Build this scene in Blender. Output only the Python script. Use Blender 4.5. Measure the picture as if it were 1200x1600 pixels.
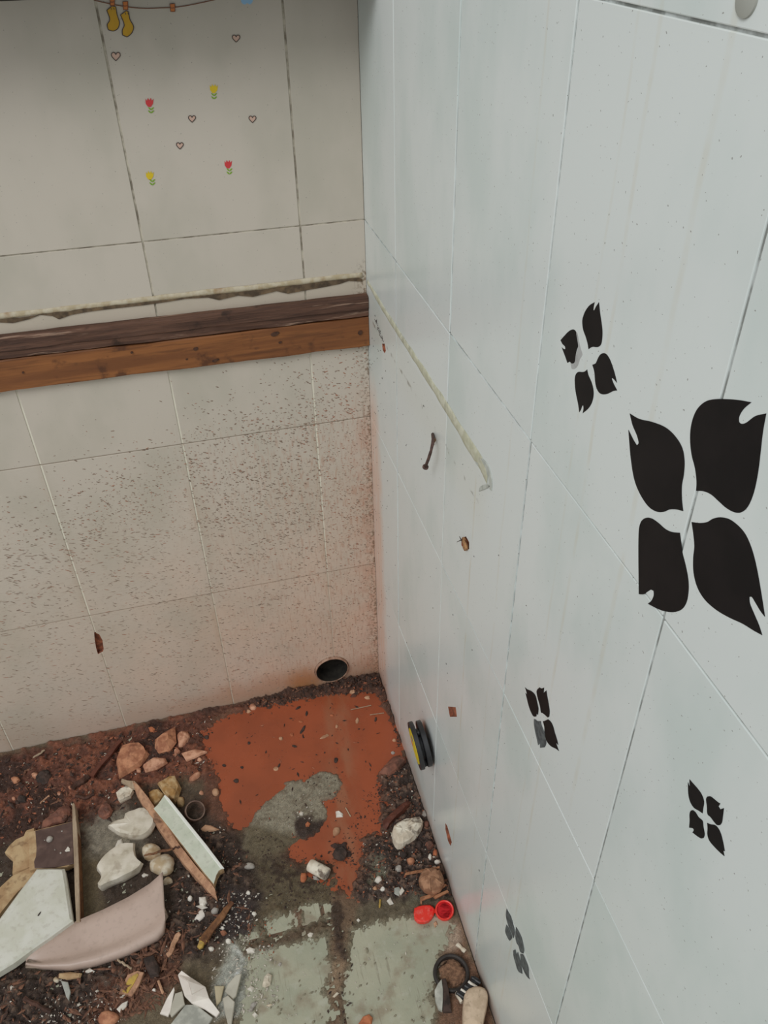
import bpy, bmesh, math, random
import numpy as np
from mathutils import Vector, Matrix, geometry, noise as mnoise

for o in list(bpy.data.objects):
    bpy.data.objects.remove(o, do_unlink=True)
scene = bpy.context.scene
COL = scene.collection

# ------------------------------------------------------------------ camera
CAM = np.array([-0.24411840529385853, -1.067813238600908, 1.2411935464927255])
ROT = np.array([[0.9678079718357688, -0.251104322990836, -0.017156591341221272],
                [-0.16582798749277328, -0.5848868326625316, -0.7939826645098041],
                [0.18933781506934214, 0.7712677952263439, -0.6076982638048771]])
FPX = 1283.5668
cd = bpy.data.cameras.new('camera')
cam = bpy.data.objects.new('camera', cd)
COL.objects.link(cam)
cd.sensor_fit = 'HORIZONTAL'
cd.sensor_width = 36.0
cd.lens = 36.0 * FPX / 1200.0
cd.clip_start = 0.02
r0, r1, r2 = ROT
cam.matrix_world = Matrix(((r0[0], -r1[0], -r2[0], CAM[0]), (r0[1], -r1[1], -r2[1], CAM[1]),
                           (r0[2], -r1[2], -r2[2], CAM[2]), (0, 0, 0, 1)))
scene.camera = cam

# ------------------------------------------------------------------ light
scene.view_settings.view_transform = 'Standard'
scene.view_settings.look = 'None'
scene.view_settings.exposure = 0.0
scene.view_settings.gamma = 1.0
scene.view_settings.use_curve_mapping = False
world = bpy.data.worlds.new('daylight')
scene.world = world
world.use_nodes = True
bgn = world.node_tree.nodes['Background']
bgn.inputs[0].default_value = (0.95, 0.98, 1.0, 1)
bgn.inputs[1].default_value = 0.48


def area(name, loc, target, sx, sy, power, color):
    l = bpy.data.lights.new(name, 'AREA')
    l.shape = 'RECTANGLE'
    l.size, l.size_y, l.energy, l.color = sx, sy, power, color
    o = bpy.data.objects.new(name, l)
    COL.objects.link(o)
    o.location = loc
    o.rotation_euler = (Vector(target) - Vector(loc)).to_track_quat('-Z', 'Y').to_euler()
    return o


# the daylight of a big window on the side opposite the flowered wall
area('window_daylight', (-3.3, -3.4, 5.0), (0, -0.3, 0.4), 3.0, 3.0, 175, (0.95, 0.98, 1.0))


# ------------------------------------------------------------------ geometry of the place
def ray(x, y):
    return ROT.T @ np.array([(x - 600) / FPX, (y - 800) / FPX, 1.0])


def fl(x, y, z=0.0):            # point at height z
    d = ray(x, y)
    return CAM + d * ((z - CAM[2]) / d[2])


def bw(x, y, yy=0.0):           # point on the back wall (or a plane in front of it)
    d = ray(x, y)
    return CAM + d * ((yy - CAM[1]) / d[1])


def rw(x, y, xx=0.0):           # point on the right wall (or a plane in front of it)
    d = ray(x, y)
    return CAM + d * ((xx - CAM[0]) / d[0])


def proj(P):
    q = (P - CAM) @ ROT.T
    return 600 + FPX * q[:, 0] / q[:, 2], 800 + FPX * q[:, 1] / q[:, 2]


def lin(c):
    c = np.array(c, float) / 255.0
    return np.where(c <= 0.04045, c / 12.92, ((c + 0.055) / 1.055) ** 2.4)


GAIN = 1.5


def A(r, g, b):                 # albedo of a thing that shows as this colour in the photo
    v = np.clip(lin((r, g, b)) * GAIN, 0.004, 0.86)
    return (float(v[0]), float(v[1]), float(v[2]), 1)


# ------------------------------------------------------------------ materials
class NT:
    def __init__(s, name):
        s.m = bpy.data.materials.new(name)
        s.m.use_nodes = True
        s.nt = s.m.node_tree
        s.b = s.nt.nodes['Principled BSDF']
        s.L = s.nt.links
        s._pos = None

    def n(s, t):
        return s.nt.nodes.new(t)

    def put(s, sock, v):
        if isinstance(v, bpy.types.NodeSocket):
            s.L.new(v, sock)
        else:
            sock.default_value = v

    def pos(s):
        if s._pos is None:
            s._pos = s.n('ShaderNodeNewGeometry').outputs['Position']
        return s._pos

    def xyz(s):
        k = s.n('ShaderNodeSeparateXYZ')
        s.L.new(s.pos(), k.inputs[0])
        return k.outputs

    def m_(s, op, a, b=0.0, clamp=False):
        k = s.n('ShaderNodeMath')
        k.operation = op
        k.use_clamp = clamp
        s.put(k.inputs[0], a)
        s.put(k.inputs[1], b)
        return k.outputs[0]

    def rng(s, v, a, b, c=0.0, d=1.0, smooth=True):
        k = s.n('ShaderNodeMapRange')
        k.interpolation_type = 'SMOOTHSTEP' if smooth else 'LINEAR'
        s.put(k.inputs[0], v)
        for i, q in enumerate((a, b, c, d)):
            k.inputs[i + 1].default_value = q
        return k.outputs[0]

    def noise(s, scale, detail=4, stretch=(1, 1, 1), rough=0.55, off=(0, 0, 0), src=None):
        mp = s.n('ShaderNodeMapping')
        s.L.new(src or s.pos(), mp.inputs[0])
        mp.inputs['Scale'].default_value = stretch
        mp.inputs['Location'].default_value = off
        k = s.n('ShaderNodeTexNoise')
        s.L.new(mp.outputs[0], k.inputs[0])
        k.inputs['Scale'].default_value = scale
        k.inputs['Detail'].default_value = detail
        k.inputs['Roughness'].default_value = rough
        return k.outputs[0]

    def mix(s, f, a, b, mode='MIX'):
        k = s.n('ShaderNodeMix')
        k.data_type = 'RGBA'
        k.blend_type = mode
        s.put(k.inputs[0], f)
        s.put(k.inputs[6], a)
        s.put(k.inputs[7], b)
        return k.outputs[2]

    def bump(s, h, strength=0.3, dist=0.002):
        k = s.n('ShaderNodeBump')
        k.inputs['Strength'].default_value = strength
        k.inputs['Distance'].default_value = dist
        s.L.new(h, k.inputs['Height'])
        s.L.new(k.outputs[0], s.b.inputs['Normal'])

    def out(s, color, rough=0.6, spec=0.5):
        s.put(s.b.inputs['Base Color'], color)
        s.put(s.b.inputs['Roughness'], rough)
        s.b.inputs['Specular IOR Level'].default_value = spec
        return s.m


def simple(name, c1, c2=None, scale=60, rough=0.7, bump=0.25, spec=0.4, lo=0.38, hi=0.62, stretch=(1, 1, 1),
           dirt=None, dirt_amt=0.5, dirt_scale=45):
    t = NT(name)
    c2 = c2 or c1
    f = t.rng(t.noise(scale, 5, stretch), lo, hi)
    c = t.mix(f, A(*c1), A(*c2))
    if dirt:
        d = t.rng(t.noise(dirt_scale, 6, off=(3, 1, 7)), 0.52, 0.68, 0, dirt_amt)
        c = t.mix(d, c, A(*dirt))
    if bump:
        t.bump(t.noise(scale * 2.2, 5, stretch, off=(5, 2, 1)), bump, 0.0015)
    return t.out(c, rough, spec)


def tile_material(name, base, vein, right):
    t = NT(name)
    X, Y, Z = t.xyz()[0:3]
    obi = t.n('ShaderNodeObjectInfo')
    rnd = obi.outputs['Random']
    # soft veining of the glaze, different on each tile
    sh = t.n('ShaderNodeVectorMath')
    sh.operation = 'ADD'
    t.L.new(t.pos(), sh.inputs[0])
    cmb = t.n('ShaderNodeCombineXYZ')
    t.L.new(t.m_('MULTIPLY', rnd, 9.0), cmb.inputs[0])
    t.L.new(t.m_('MULTIPLY', rnd, 23.0), cmb.inputs[2])
    t.L.new(cmb.outputs[0], sh.inputs[1])
    v1 = t.rng(t.noise(7, 4, (1, 1, .6), src=sh.outputs[0]), 0.42, 0.66)
    c = t.mix(v1, A(*base), A(*vein))
    c = t.mix(t.m_('MULTIPLY', rnd, 0.16), c, A(*vein))
    n1 = t.noise(13, 5)
    if not right:
        # film of grime, mud splashed up from the corner, streaks of splashed drops
        zz = t.rng(Z, 0.70, 0.10)
        xx = t.rng(X, -0.75, -0.02, 0.30, 1.0)
        mud = t.m_('MULTIPLY', t.m_('MULTIPLY', zz, xx), t.rng(n1, 0.25, 0.75, 0.45, 1.0), True)
        c = t.mix(t.m_('MULTIPLY', mud, 0.66), c, A(192, 160, 138))
        st = t.noise(1.0, 3, (85, 85, 420), 0.6)
        stm = t.m_('MULTIPLY', t.rng(st, 0.54, 0.66), t.rng(Z, 0.62, 0.42))
        c = t.mix(t.m_('MULTIPLY', stm, 0.30), c, A(140, 118, 100))
        sv = t.noise(1.0, 3, (260, 260, 45), 0.6)
        svm = t.m_('MULTIPLY', t.rng(sv, 0.5, 0.66), t.m_('MULTIPLY', t.rng(Z, 0.66, 0.55), t.rng(X, -0.42, -0.02)))
        c = t.mix(t.m_('MULTIPLY', svm, 0.42), c, A(150, 106, 82))
        # wet line at the foot of the wall and around the drain
        low = t.m_('MULTIPLY', t.rng(t.m_('ADD', Z, t.m_('MULTIPLY', n1, -0.06)), 0.05, -0.01), t.rng(X, -0.6, -0.15, 0.25, 1))
        c = t.mix(t.m_('MULTIPLY', low, 0.55), c, A(146, 98, 68))
        dx = t.m_('ABSOLUTE', t.m_('ADD', X, 0.15))
        dr = t.m_('MULTIPLY', t.rng(t.m_('ADD', dx, t.m_('MULTIPLY', n1, 0.05)), 0.075, 0.03), t.rng(Z, 0.085, 0.02))
        c = t.mix(t.m_('MULTIPLY', dr, 0.7), c, A(150, 96, 50))
        cor = t.m_('MULTIPLY', t.rng(t.m_('ADD', X, t.m_('MULTIPLY', n1, 0.03)), -0.04, 0.015), t.rng(Z, 0.68, 0.52))
        c = t.mix(t.m_('MULTIPLY', t.m_('MULTIPLY', cor, t.rng(t.noise(40, 4), .4, .6)), 0.42), c, A(164, 122, 102))
        # strip under the old worktop
        strip = t.m_('MULTIPLY', t.rng(Z, 0.822, 0.810), t.rng(Z, 0.70, 0.75))
        c = t.mix(t.m_('MULTIPLY', strip, 0.5), c, A(160, 146, 128))
        for jx in (-0.0857, -0.2857, -0.4857, -0.6857):
            dj = t.m_('ABSOLUTE', t.m_('ADD', X, -jx + 0.002))
            jm = t.m_('MULTIPLY', t.rng(dj, 0.010, 0.001), t.m_('MULTIPLY', t.rng(n1, 0.42, 0.62), t.rng(Z, 0.66, 0.5)))
            c = t.mix(t.m_('MULTIPLY', jm, 0.16), c, A(140, 112, 80))
        mould = t.m_('MULTIPLY', t.rng(t.m_('ADD', X, t.m_('MULTIPLY', n1, -.02)), -0.035, -0.005),
                     t.m_('MULTIPLY', t.rng(Z, 0.845, 0.815), t.rng(t.noise(220, 4), 0.48, 0.6)))
        c = t.mix(t.m_('MULTIPLY', mould, 0.8), c, A(92, 70, 48))
    else:
        # mud haze in the corner
        wob = t.m_('MULTIPLY', n1, 0.05)
        cor = t.m_('MULTIPLY', t.rng(t.m_('ADD', t.m_('ADD', Y, wob), t.m_('MULTIPLY', Z, -0.03)), -0.064, -0.022), t.rng(Z, 0.70, 0.58))
        cor = t.m_('MULTIPLY', cor, t.rng(t.noise(1.0, 4, (1, 200, 14)), 0.3, 0.6, 0.55, 1.0))
        c = t.mix(t.m_('MULTIPLY', cor, 0.85), c, A(190, 160, 142))
        low = t.rng(t.m_('ADD', Z, t.m_('MULTIPLY', n1, -0.05)), 0.03, -0.02)
        c = t.mix(t.m_('MULTIPLY', low, 0.5), c, A(160, 120, 96))
        # yellow-brown drips
        drips = [(-0.452, 0.0, 0.79, 0.0030, .55), (-0.655, 0.0, 1.4, 0.0030, .36), (-0.632, 0.0, 1.4, 0.0022, .25),
                 (-0.525, 0.0, 1.4, 0.0024, .28), (-0.715, 0.62, 1.5, 0.004, .32), (-0.36, 0.35, 0.76, 0.003, .22)]
        for (yy, z0, z1, w, s_) in drips:
            wv = t.m_('MULTIPLY', t.m_('SUBTRACT', t.noise(5, 3, (0, 0, 1), off=(yy * 40, 0, 0)), 0.5), 0.012)
            d = t.m_('ABSOLUTE', t.m_('ADD', t.m_('ADD', Y, -yy), wv))
            mk = t.m_('MULTIPLY', t.rng(d, w, w * 0.2), t.rng(t.noise(18, 4, (0, 0, 1), off=(0, 0, yy * 30)), 0.36, 0.62))
            mk = t.m_('MULTIPLY', mk, t.m_('MULTIPLY', t.rng(Z, z1, z1 - 0.03), t.rng(Z, z0 - .02, z0 + 0.02)))
            c = t.mix(t.m_('MULTIPLY', mk, s_ * 0.62), c, A(170, 158, 130))
        # soiled line of the lower edge of the old worktop
        dl = t.m_('ABSOLUTE', t.m_('ADD', Z, -0.757))
        mk = t.m_('MULTIPLY', t.rng(dl, 0.004, 0.001), t.rng(t.noise(60, 4), 0.5, 0.66))
        mk = t.m_('MULTIPLY', mk, t.m_('MULTIPLY', t.rng(Y, -0.47, -0.44), t.rng(Y, -0.01, -0.03)))
        c = t.mix(t.m_('MULTIPLY', mk, 0.7), c, A(96, 92, 84))
        band = t.m_('MULTIPLY', t.m_('MULTIPLY', t.rng(Z, .80, .79), t.rng(Z, .70, .755)), t.rng(Y, -0.50, -0.46))
        c = t.mix(t.m_('MULTIPLY', band, 0.16), c, A(176, 170, 150))
    sp = t.m_('MULTIPLY', t.rng(t.noise(420, 1), 0.735, 0.76), 0.6)
    c = t.mix(sp, c, A(92, 84, 76))
    rough = 0.26 if right else t.rng(n1, 0.3, 0.7, 0.32, 0.46)
    t.out(c, rough, 0.34 if right else 0.45)
    return t.m


def grout_material(name, right):
    t = NT(name)
    X, Y, Z = t.xyz()[0:3]
    n = t.noise(55, 5)
    if right:
        c = t.mix(t.rng(n, 0.40, 0.62), A(112, 114, 110), A(176, 180, 178))
        up = t.rng(Y, -0.60, -0.85)
        c = t.mix(t.m_('MULTIPLY', up, .45), c, A(120, 120, 116))
    else:
        c = t.mix(t.rng(n, 0.35, 0.66), A(112, 104, 92), A(172, 165, 150))
        lowm = t.m_('MULTIPLY', t.rng(Z, 0.75, 0.66), 0.92)
        c = t.mix(lowm, c, A(206, 195, 180))
        for zr_ in (0.5894, 0.2894):
            hz = t.rng(t.m_('ABSOLUTE', t.m_('ADD', Z, -zr_)), 0.0014, 0.0009)
            c = t.mix(t.m_('MULTIPLY', hz, 0.8), c, A(118, 102, 88))
        c = t.mix(t.m_('MULTIPLY', t.rng(Z, 0.5, 0.1), t.rng(X, -0.8, 0, .05, .40)), c, A(160, 124, 102))
    return t.out(c, 0.85, 0.2)


def wood_material(name, cols, axis_stretch, rough=0.6, bump=0.35, dirt=None, pale=None):
    t = NT(name)
    g = t.noise(1.0, 6, axis_stretch, 0.6)
    c = t.mix(t.rng(g, 0.36, 0.64), A(*cols[0]), A(*cols[1]))
    g2 = t.noise(1.0, 4, tuple(a * 3.1 for a in axis_stretch), 0.6, off=(4, 4, 4))
    c = t.mix(t.rng(g2, 0.5, 0.72, 0, 0.55), c, A(*cols[2]))
    if dirt:
        c = t.mix(t.rng(t.noise(34, 5, off=(2, 8, 3)), 0.58, 0.72, 0, 0.85), c, A(*dirt))
    if pale:
        pn = t.noise(1.0, 5, tuple(a * 0.9 for a in axis_stretch), 0.62, off=(9, 3, 6))
        c = t.mix(t.rng(pn, 0.60, 0.66, 0, 0.6), c, A(*pale))
    t.bump(g2, bump, 0.0015)
    return t.out(c, rough, 0.3)


M = {}
M['tile_back'] = tile_material('glazed_tile_back', (171, 162, 150), (160, 153, 140), False)
M['tile_right'] = tile_material('glazed_tile_right', (187, 190, 187), (175, 182, 178), True)
M['grout_back'] = grout_material('grout_back', False)
M['grout_right'] = grout_material('grout_right', True)
M['brick'] = simple('red_brick_core', (146, 88, 62), (104, 62, 46), 120, 0.9, 0.5)
M['beam_dark'] = wood_material('old_dark_wood', [(90, 64, 51), (66, 46, 37), (42, 30, 25)], (9, 140, 160), 0.6, 0.5, dirt=(44, 32, 26), pale=(146, 120, 102))
M['beam_orange'] = wood_material('orange_pine', [(126, 80, 45), (102, 63, 37), (72, 45, 29)], (4, 50, 60), 0.55, 0.25, dirt=(70, 43, 29))
M['wood_grey'] = wood_material('weathered_lath', [(154, 136, 114), (134, 116, 96), (110, 94, 78)], (120, 22, 120), 0.7, 0.4)
M['wood_brown'] = wood_material('brown_stick', [(118, 82, 54), (88, 58, 40), (58, 40, 30)], (80, 60, 120), 0.7, 0.5)
M['wood_pink'] = wood_material('split_lath', [(170, 132, 104), (148, 110, 86), (112, 80, 62)], (90, 60, 120), 0.7, 0.4, dirt=(84, 60, 46))
M['wood_dark'] = wood_material('rotten_wood', [(74, 50, 40), (54, 37, 30), (34, 26, 22)], (80, 60, 120), 0.75, 0.6)
M['wood_red'] = wood_material('mud_soaked_wood', [(92, 54, 42), (74, 42, 33), (50, 32, 26)], (80, 60, 120), 0.6, 0.4)
M['shelf_dark'] = simple('dark_shelf_board', (36, 32, 24), (26, 23, 18), 60, 0.6, 0.2)
M['knot'] = simple('wood_knot', (70, 45, 31), (54, 35, 26), 200, 0.7)
M['caulk'] = simple('old_caulk', (168, 158, 138), (152, 138, 112), 90, 0.6, 0.4, dirt=(132, 104, 74), dirt_amt=.8, dirt_scale=38)
M['caulk_right'] = simple('old_caulk_yellow', (174, 172, 154), (158, 156, 134), 80, 0.6, 0.3, dirt=(138, 136, 118), dirt_amt=.8, dirt_scale=60)
M['caulk_grey'] = simple('grey_caulk_scrap', (160, 162, 154), (146, 148, 140), 120, 0.6, 0.4)
M['adhesive'] = simple('brown_adhesive', (92, 76, 58), (66, 54, 42), 90, 0.85, 0.6, dirt=(118, 96, 70))
M['black_vinyl'] = simple('black_vinyl', (24, 21, 21), (20, 18, 18), 30, 0.5, 0.0, 0.12)
M['grey_vinyl'] = simple('worn_grey_vinyl', (82, 86, 86), (60, 62, 63), 160, 0.6, 0.1, 0.3)
M['film'] = simple('peeled_vinyl_film', (140, 140, 138), (152, 152, 150), 80, 0.5, 0.0)
M['ink'] = simple('dark_outline_print', (62, 50, 44), None, 30, 0.5, 0)
M['rope'] = simple('rope_print', (104, 66, 46), None, 30, 0.5, 0)
M['sock'] = simple('yellow_sock_print', (172, 132, 24), (164, 124, 22), 30, 0.5, 0)
M['peg'] = simple('clothespin_print', (176, 104, 50), None, 30, 0.5, 0)
M['heart'] = simple('heart_print', (176, 146, 130), None, 30, 0.5, 0)
M['tulip_red'] = simple('red_tulip_print', (176, 52, 54), None, 30, 0.5, 0)
M['tulip_yellow'] = simple('yellow_tulip_print', (184, 158, 30), None, 30, 0.5, 0)
M['leaf'] = simple('leaf_print', (106, 140, 34), None, 30, 0.5, 0)
M['blue'] = simple('blue_print', (126, 162, 190), None, 30, 0.5, 0)
M['plastic_black'] = simple('black_plastic', (44, 44, 45), (34, 34, 35), 40, 0.42, 0.05)
M['sticker_yellow'] = simple('yellow_sticker', (196, 176, 40), (184, 162, 36), 40, 0.5, 0)
M['sticker_red'] = simple('red_sticker_spot', (170, 84, 70), None, 40, 0.5, 0)
M['sticker_blue'] = simple('blue_sticker_spot', (70, 80, 130), None, 40, 0.5, 0)
M['rust'] = simple('rusty_steel', (84, 62, 54), (62, 46, 42), 200, 0.8, 0.5)
M['anchor'] = simple('wood_plug', (150, 112, 76), (104, 74, 50), 220, 0.85, 0.5)
M['pvc'] = simple('muddy_pvc', (150, 122, 104), (122, 92, 74), 120, 0.55, 0.2)
M['pipe_shade'] = simple('pipe_inside_shade', (44, 41, 36), (36, 33, 30), 90, 0.9, 0.1, 0.1)  # near-black colour for the shade inside the drain
M['red_plastic'] = simple('red_plastic', (218, 50, 38), (206, 44, 34), 60, 0.38, 0.08, 0.5, dirt=(228, 130, 120), dirt_amt=.35, dirt_scale=120)
M['red_inner'] = simple('red_plastic_inside', (206, 22, 30), None, 60, 0.4, 0.05)
M['white_plaster'] = simple('white_ceramic', (184, 182, 172), (174, 172, 158), 26, 0.55, 0.12, dirt=(150, 142, 128), dirt_amt=.35, dirt_scale=110)
M['white_glaze'] = simple('white_porcelain', (190, 182, 168), (172, 163, 146), 40, 0.42, 0.10, dirt=(126, 110, 90), dirt_amt=.5, dirt_scale=60)
M['cream_stone'] = simple('cream_quartz', (186, 176, 158), (160, 140, 112), 60, 0.5, 0.25, dirt=(128, 98, 66), dirt_amt=.6)
M['basin'] = simple('pinkish_sanitaryware', (168, 148, 136), (158, 138, 126), 14, 0.36, 0.03, dirt=(126, 108, 96), dirt_amt=.22, dirt_scale=150)
M['basin_core'] = simple('sanitaryware_broken_edge', (128, 112, 98), (100, 86, 74), 90, 0.85, 0.5)
M['brown_glaze'] = simple('brown_glazed_face', (82, 64, 58), (70, 53, 48), 40, 0.45, 0.15, dirt=(106, 84, 76), dirt_amt=.5)
M['mortar_tan'] = simple('tan_mortar', (166, 142, 108), (148, 120, 88), 50, 0.9, 0.6, dirt=(112, 86, 62), dirt_amt=.7, dirt_scale=80)
M['green_tile'] = simple('pale_green_glaze', (182, 184, 170), (172, 176, 160), 40, 0.35, 0.05, dirt=(136, 136, 120), dirt_amt=.3, dirt_scale=110)
M['green_edge'] = simple('pale_green_edge', (204, 208, 192), None, 40, 0.3, 0.05)
M['brick_stone'] = simple('brick_fragment', (172, 122, 92), (140, 92, 68), 70, 0.9, 0.9, dirt=(106, 66, 50), dirt_amt=.7, dirt_scale=60)
M['brick_stone_pale'] = simple('pale_brick_fragment', (184, 140, 114), (150, 104, 80), 80, 0.9, 0.6, dirt=(122, 74, 56), dirt_amt=.7)
M['ochre_stone'] = simple('ochre_stone', (166, 142, 106), (140, 106, 62), 55, 0.85, 0.5, dirt=(110, 80, 50), dirt_amt=.7)
M['white_stone'] = simple('white_plaster_lump', (196, 188, 172), (176, 164, 146), 60, 0.9, 0.6, dirt=(84, 70, 60), dirt_amt=.9, dirt_scale=75)
M['red_rock'] = simple('muddy_red_rock', (124, 82, 66), (94, 62, 51), 60, 0.75, 0.7, dirt=(60, 45, 38), dirt_amt=.8)
M['dark_rock'] = simple('dark_clod', (66, 52, 46), (46, 38, 34), 80, 0.9, 0.7)
M['grey_stone'] = simple('grey_stone', (150, 144, 136), (118, 110, 102), 80, 0.85, 0.5)
M['grey_slab'] = simple('grey_slate', (154, 152, 142), (134, 133, 124), 60, 0.8, 0.4, dirt=(174, 172, 162), dirt_amt=.6)
M['white_chip'] = simple('white_chip', (196, 190, 180), (180, 172, 160), 80, 0.7, 0.3)
M['tan_chip'] = simple('tan_chip', (168, 132, 104), (142, 104, 78), 80, 0.8, 0.4)
M['orange_chip'] = simple('orange_chip', (160, 98, 66), (138, 78, 52), 80, 0.85, 0.4)
M['olive_chip'] = simple('beige_shard', (164, 152, 126), (150, 138, 112), 40, 0.5, 0.1)
M['white_shard'] = simple('white_china', (202, 192, 182), (188, 178, 168), 30, 0.45, 0.05)
M['shard_core'] = simple('china_grey_back', (158, 152, 138), (146, 140, 126), 40, 0.6, 0.1)
M['nut'] = simple('brown_husk', (150, 112, 86), (118, 84, 62), 110, 0.85, 0.8, dirt=(92, 64, 48), dirt_amt=.7, dirt_scale=90)
M['bamboo'] = simple('split_bamboo', (150, 104, 74), (116, 78, 54), 120, 0.7, 0.4)
M['ring_clear'] = simple('muddy_pipe_ring', (106, 86, 74), (88, 68, 58), 80, 0.4, 0.2)
M['rubber'] = simple('dark_rubber', (50, 44, 40), (40, 35, 32), 80, 0.6, 0.3)
M['dirt_fill'] = simple('loose_brown_dirt', (128, 96, 74), (96, 70, 54), 260, 0.95, 0.9)
M['yellow_paint'] = simple('yellow_paint', (168, 140, 64), (150, 122, 60), 90, 0.7, 0.4, dirt=(120, 96, 76), dirt_amt=.7)
M['beige_stone'] = simple('beige_rounded_brick', (180, 160, 138), (164, 144, 122), 90, 0.9, 0.3, dirt=(120, 100, 82), dirt_amt=.5, dirt_scale=120)
M['clear_shard'] = simple('hazy_shard', (150, 150, 142), (128, 128, 120), 60, 0.3, 0.1)
M['grain_dark'] = simple('dark_grit', (66, 50, 43), (44, 35, 31), 200, 0.9, 0)
M['grain_brown'] = simple('brown_grit', (112, 78, 60), (84, 58, 46), 200, 0.9, 0)
M['grain_red'] = simple('red_grit', (142, 88, 64), (110, 64, 46), 200, 0.9, 0)
M['grain_white'] = simple('white_grit', (182, 174, 162), (140, 132, 122), 200, 0.9, 0)
M['speck'] = simple('dried_mud_drop', (128, 110, 95), (108, 90, 76), 200, 0.9, 0)
M['speck_red'] = simple('dried_red_mud_drop', (146, 106, 86), (128, 90, 72), 200, 0.9, 0)
M['smudge'] = simple('grey_smudge', (138, 138, 130), None, 60, 0.7, 0)


# ------------------------------------------------------------------ object helpers
def mesh(name, verts, faces, smooth=False):
    me = bpy.data.meshes.new(name)
    me.from_pydata([tuple(map(float, v)) for v in verts], [], faces)
    me.update()
    if smooth:
        me.polygons.foreach_set('use_smooth', [True] * len(me.polygons))
    return me


def link(name, me, mat=None, parent=None):
    o = bpy.data.objects.new(name, me)
    COL.objects.link(o)
    if mat is not None and me is not None and not me.materials:
        me.materials.append(M[mat] if isinstance(mat, str) else mat)
    if parent is not None:
        o.parent = parent
        o.matrix_parent_inverse = Matrix.Translation(-parent.location)
    return o


def tag(o, label=None, cat=None, group=None, kind=None):
    for k, v in (('label', label), ('category', cat), ('group', group), ('kind', kind)):
        if v:
            o[k] = v
    return o


def empty(name, loc, label, cat, group=None):
    o = bpy.data.objects.new(name, None)
    COL.objects.link(o)
    o.location = tuple(map(float, loc))
    o.empty_display_size = 0.02
    return tag(o, label, cat, group)


def recenter(o):
    """origin of a mesh thing at its base centre"""
    me = o.data
    co = np.empty(len(me.vertices) * 3)
    me.vertices.foreach_get('co', co)
    co = co.reshape(-1, 3)
    c = np.array([(co[:, 0].min() + co[:, 0].max()) / 2, (co[:, 1].min() + co[:, 1].max()) / 2, co[:, 2].min()])
    me.vertices.foreach_set('co', (co - c).ravel())
    me.update()
    o.location = tuple(c)
    return o


def smooth_outline(pts, n=5, corner=62):
    """Catmull-Rom through a closed outline, keeping sharp corners"""
    P = [np.array(p, float) for p in pts]
    k = len(P)
    cor = []
    for i in range(k):
        a, b, c = P[i - 1], P[i], P[(i + 1) % k]
        u, v = b - a, c - b
        ang = math.degrees(abs(math.atan2(u[0] * v[1] - u[1] * v[0], u @ v)))
        cor.append(ang > corner)
    out = []
    for i in range(k):
        p1, p2 = P[i], P[(i + 1) % k]
        t1 = (p2 - P[i - 1]) / 2 if not cor[i] else (p2 - p1) * .6
        t2 = (P[(i + 2) % k] - p1) / 2 if not cor[(i + 1) % k] else (p2 - p1) * .6
        for j in range(n):
            s = j / n
            out.append((2 * s ** 3 - 3 * s ** 2 + 1) * p1 + (s ** 3 - 2 * s ** 2 + s) * t1 + (-2 * s ** 3 + 3 * s ** 2) * p2 + (s ** 3 - s ** 2) * t2)
    return out


def prism(name, top, off, mat, parent=None, bevel=0.0, smooth=False, mat2=None, seg=1):
    """a plate: outline 'top' (3D, world) and its copy moved by off"""
    bm = bmesh.new()
    off = np.array(off, float)
    a = [bm.verts.new(tuple(map(float, p))) for p in top]
    b = [bm.verts.new(tuple(map(float, np.array(p) + off))) for p in top]
    n = len(a)
    ft = bm.faces.new(a)
    bm.faces.new(b[::-1])
    for i in range(n):
        f = bm.faces.new((a[i - 1], a[i], b[i], b[i - 1]))
        if mat2:
            f.material_index = 1
    bmesh.ops.recalc_face_normals(bm, faces=bm.faces)
    if bevel:
        es = [e for e in ft.edges]
        bmesh.ops.bevel(bm, geom=es, offset=bevel, segments=seg, affect='EDGES', profile=0.6, clamp_overlap=True)
    bmesh.ops.triangulate(bm, faces=[f for f in bm.faces if len(f.verts) > 4])
    me = bpy.data.meshes.new(name)
    bm.to_mesh(me)
    bm.free()
    if smooth:
        me.polygons.foreach_set('use_smooth', [True] * len(me.polygons))
    o = link(name, me, mat, parent)
    if mat2:
        me.materials.append(M[mat2])
    return o


def box_mesh(name, x0, x1, y0, y1, z0, z1, bevel=0.0, seg=1, cuts=0, jit=0.0, seed=0):
    bm = bmesh.new()
    bmesh.ops.create_cube(bm, size=1)
    for v in bm.verts:
        v.co = Vector(((x0 + x1) / 2 + v.co.x * (x1 - x0), (y0 + y1) / 2 + v.co.y * (y1 - y0), (z0 + z1) / 2 + v.co.z * (z1 - z0)))
    if bevel:
        bmesh.ops.bevel(bm, geom=list(bm.edges), offset=bevel, segments=seg, affect='EDGES', profile=0.5)
    me = bpy.data.meshes.new(name)
    bm.to_mesh(me)
    bm.free()
    return me


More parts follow.
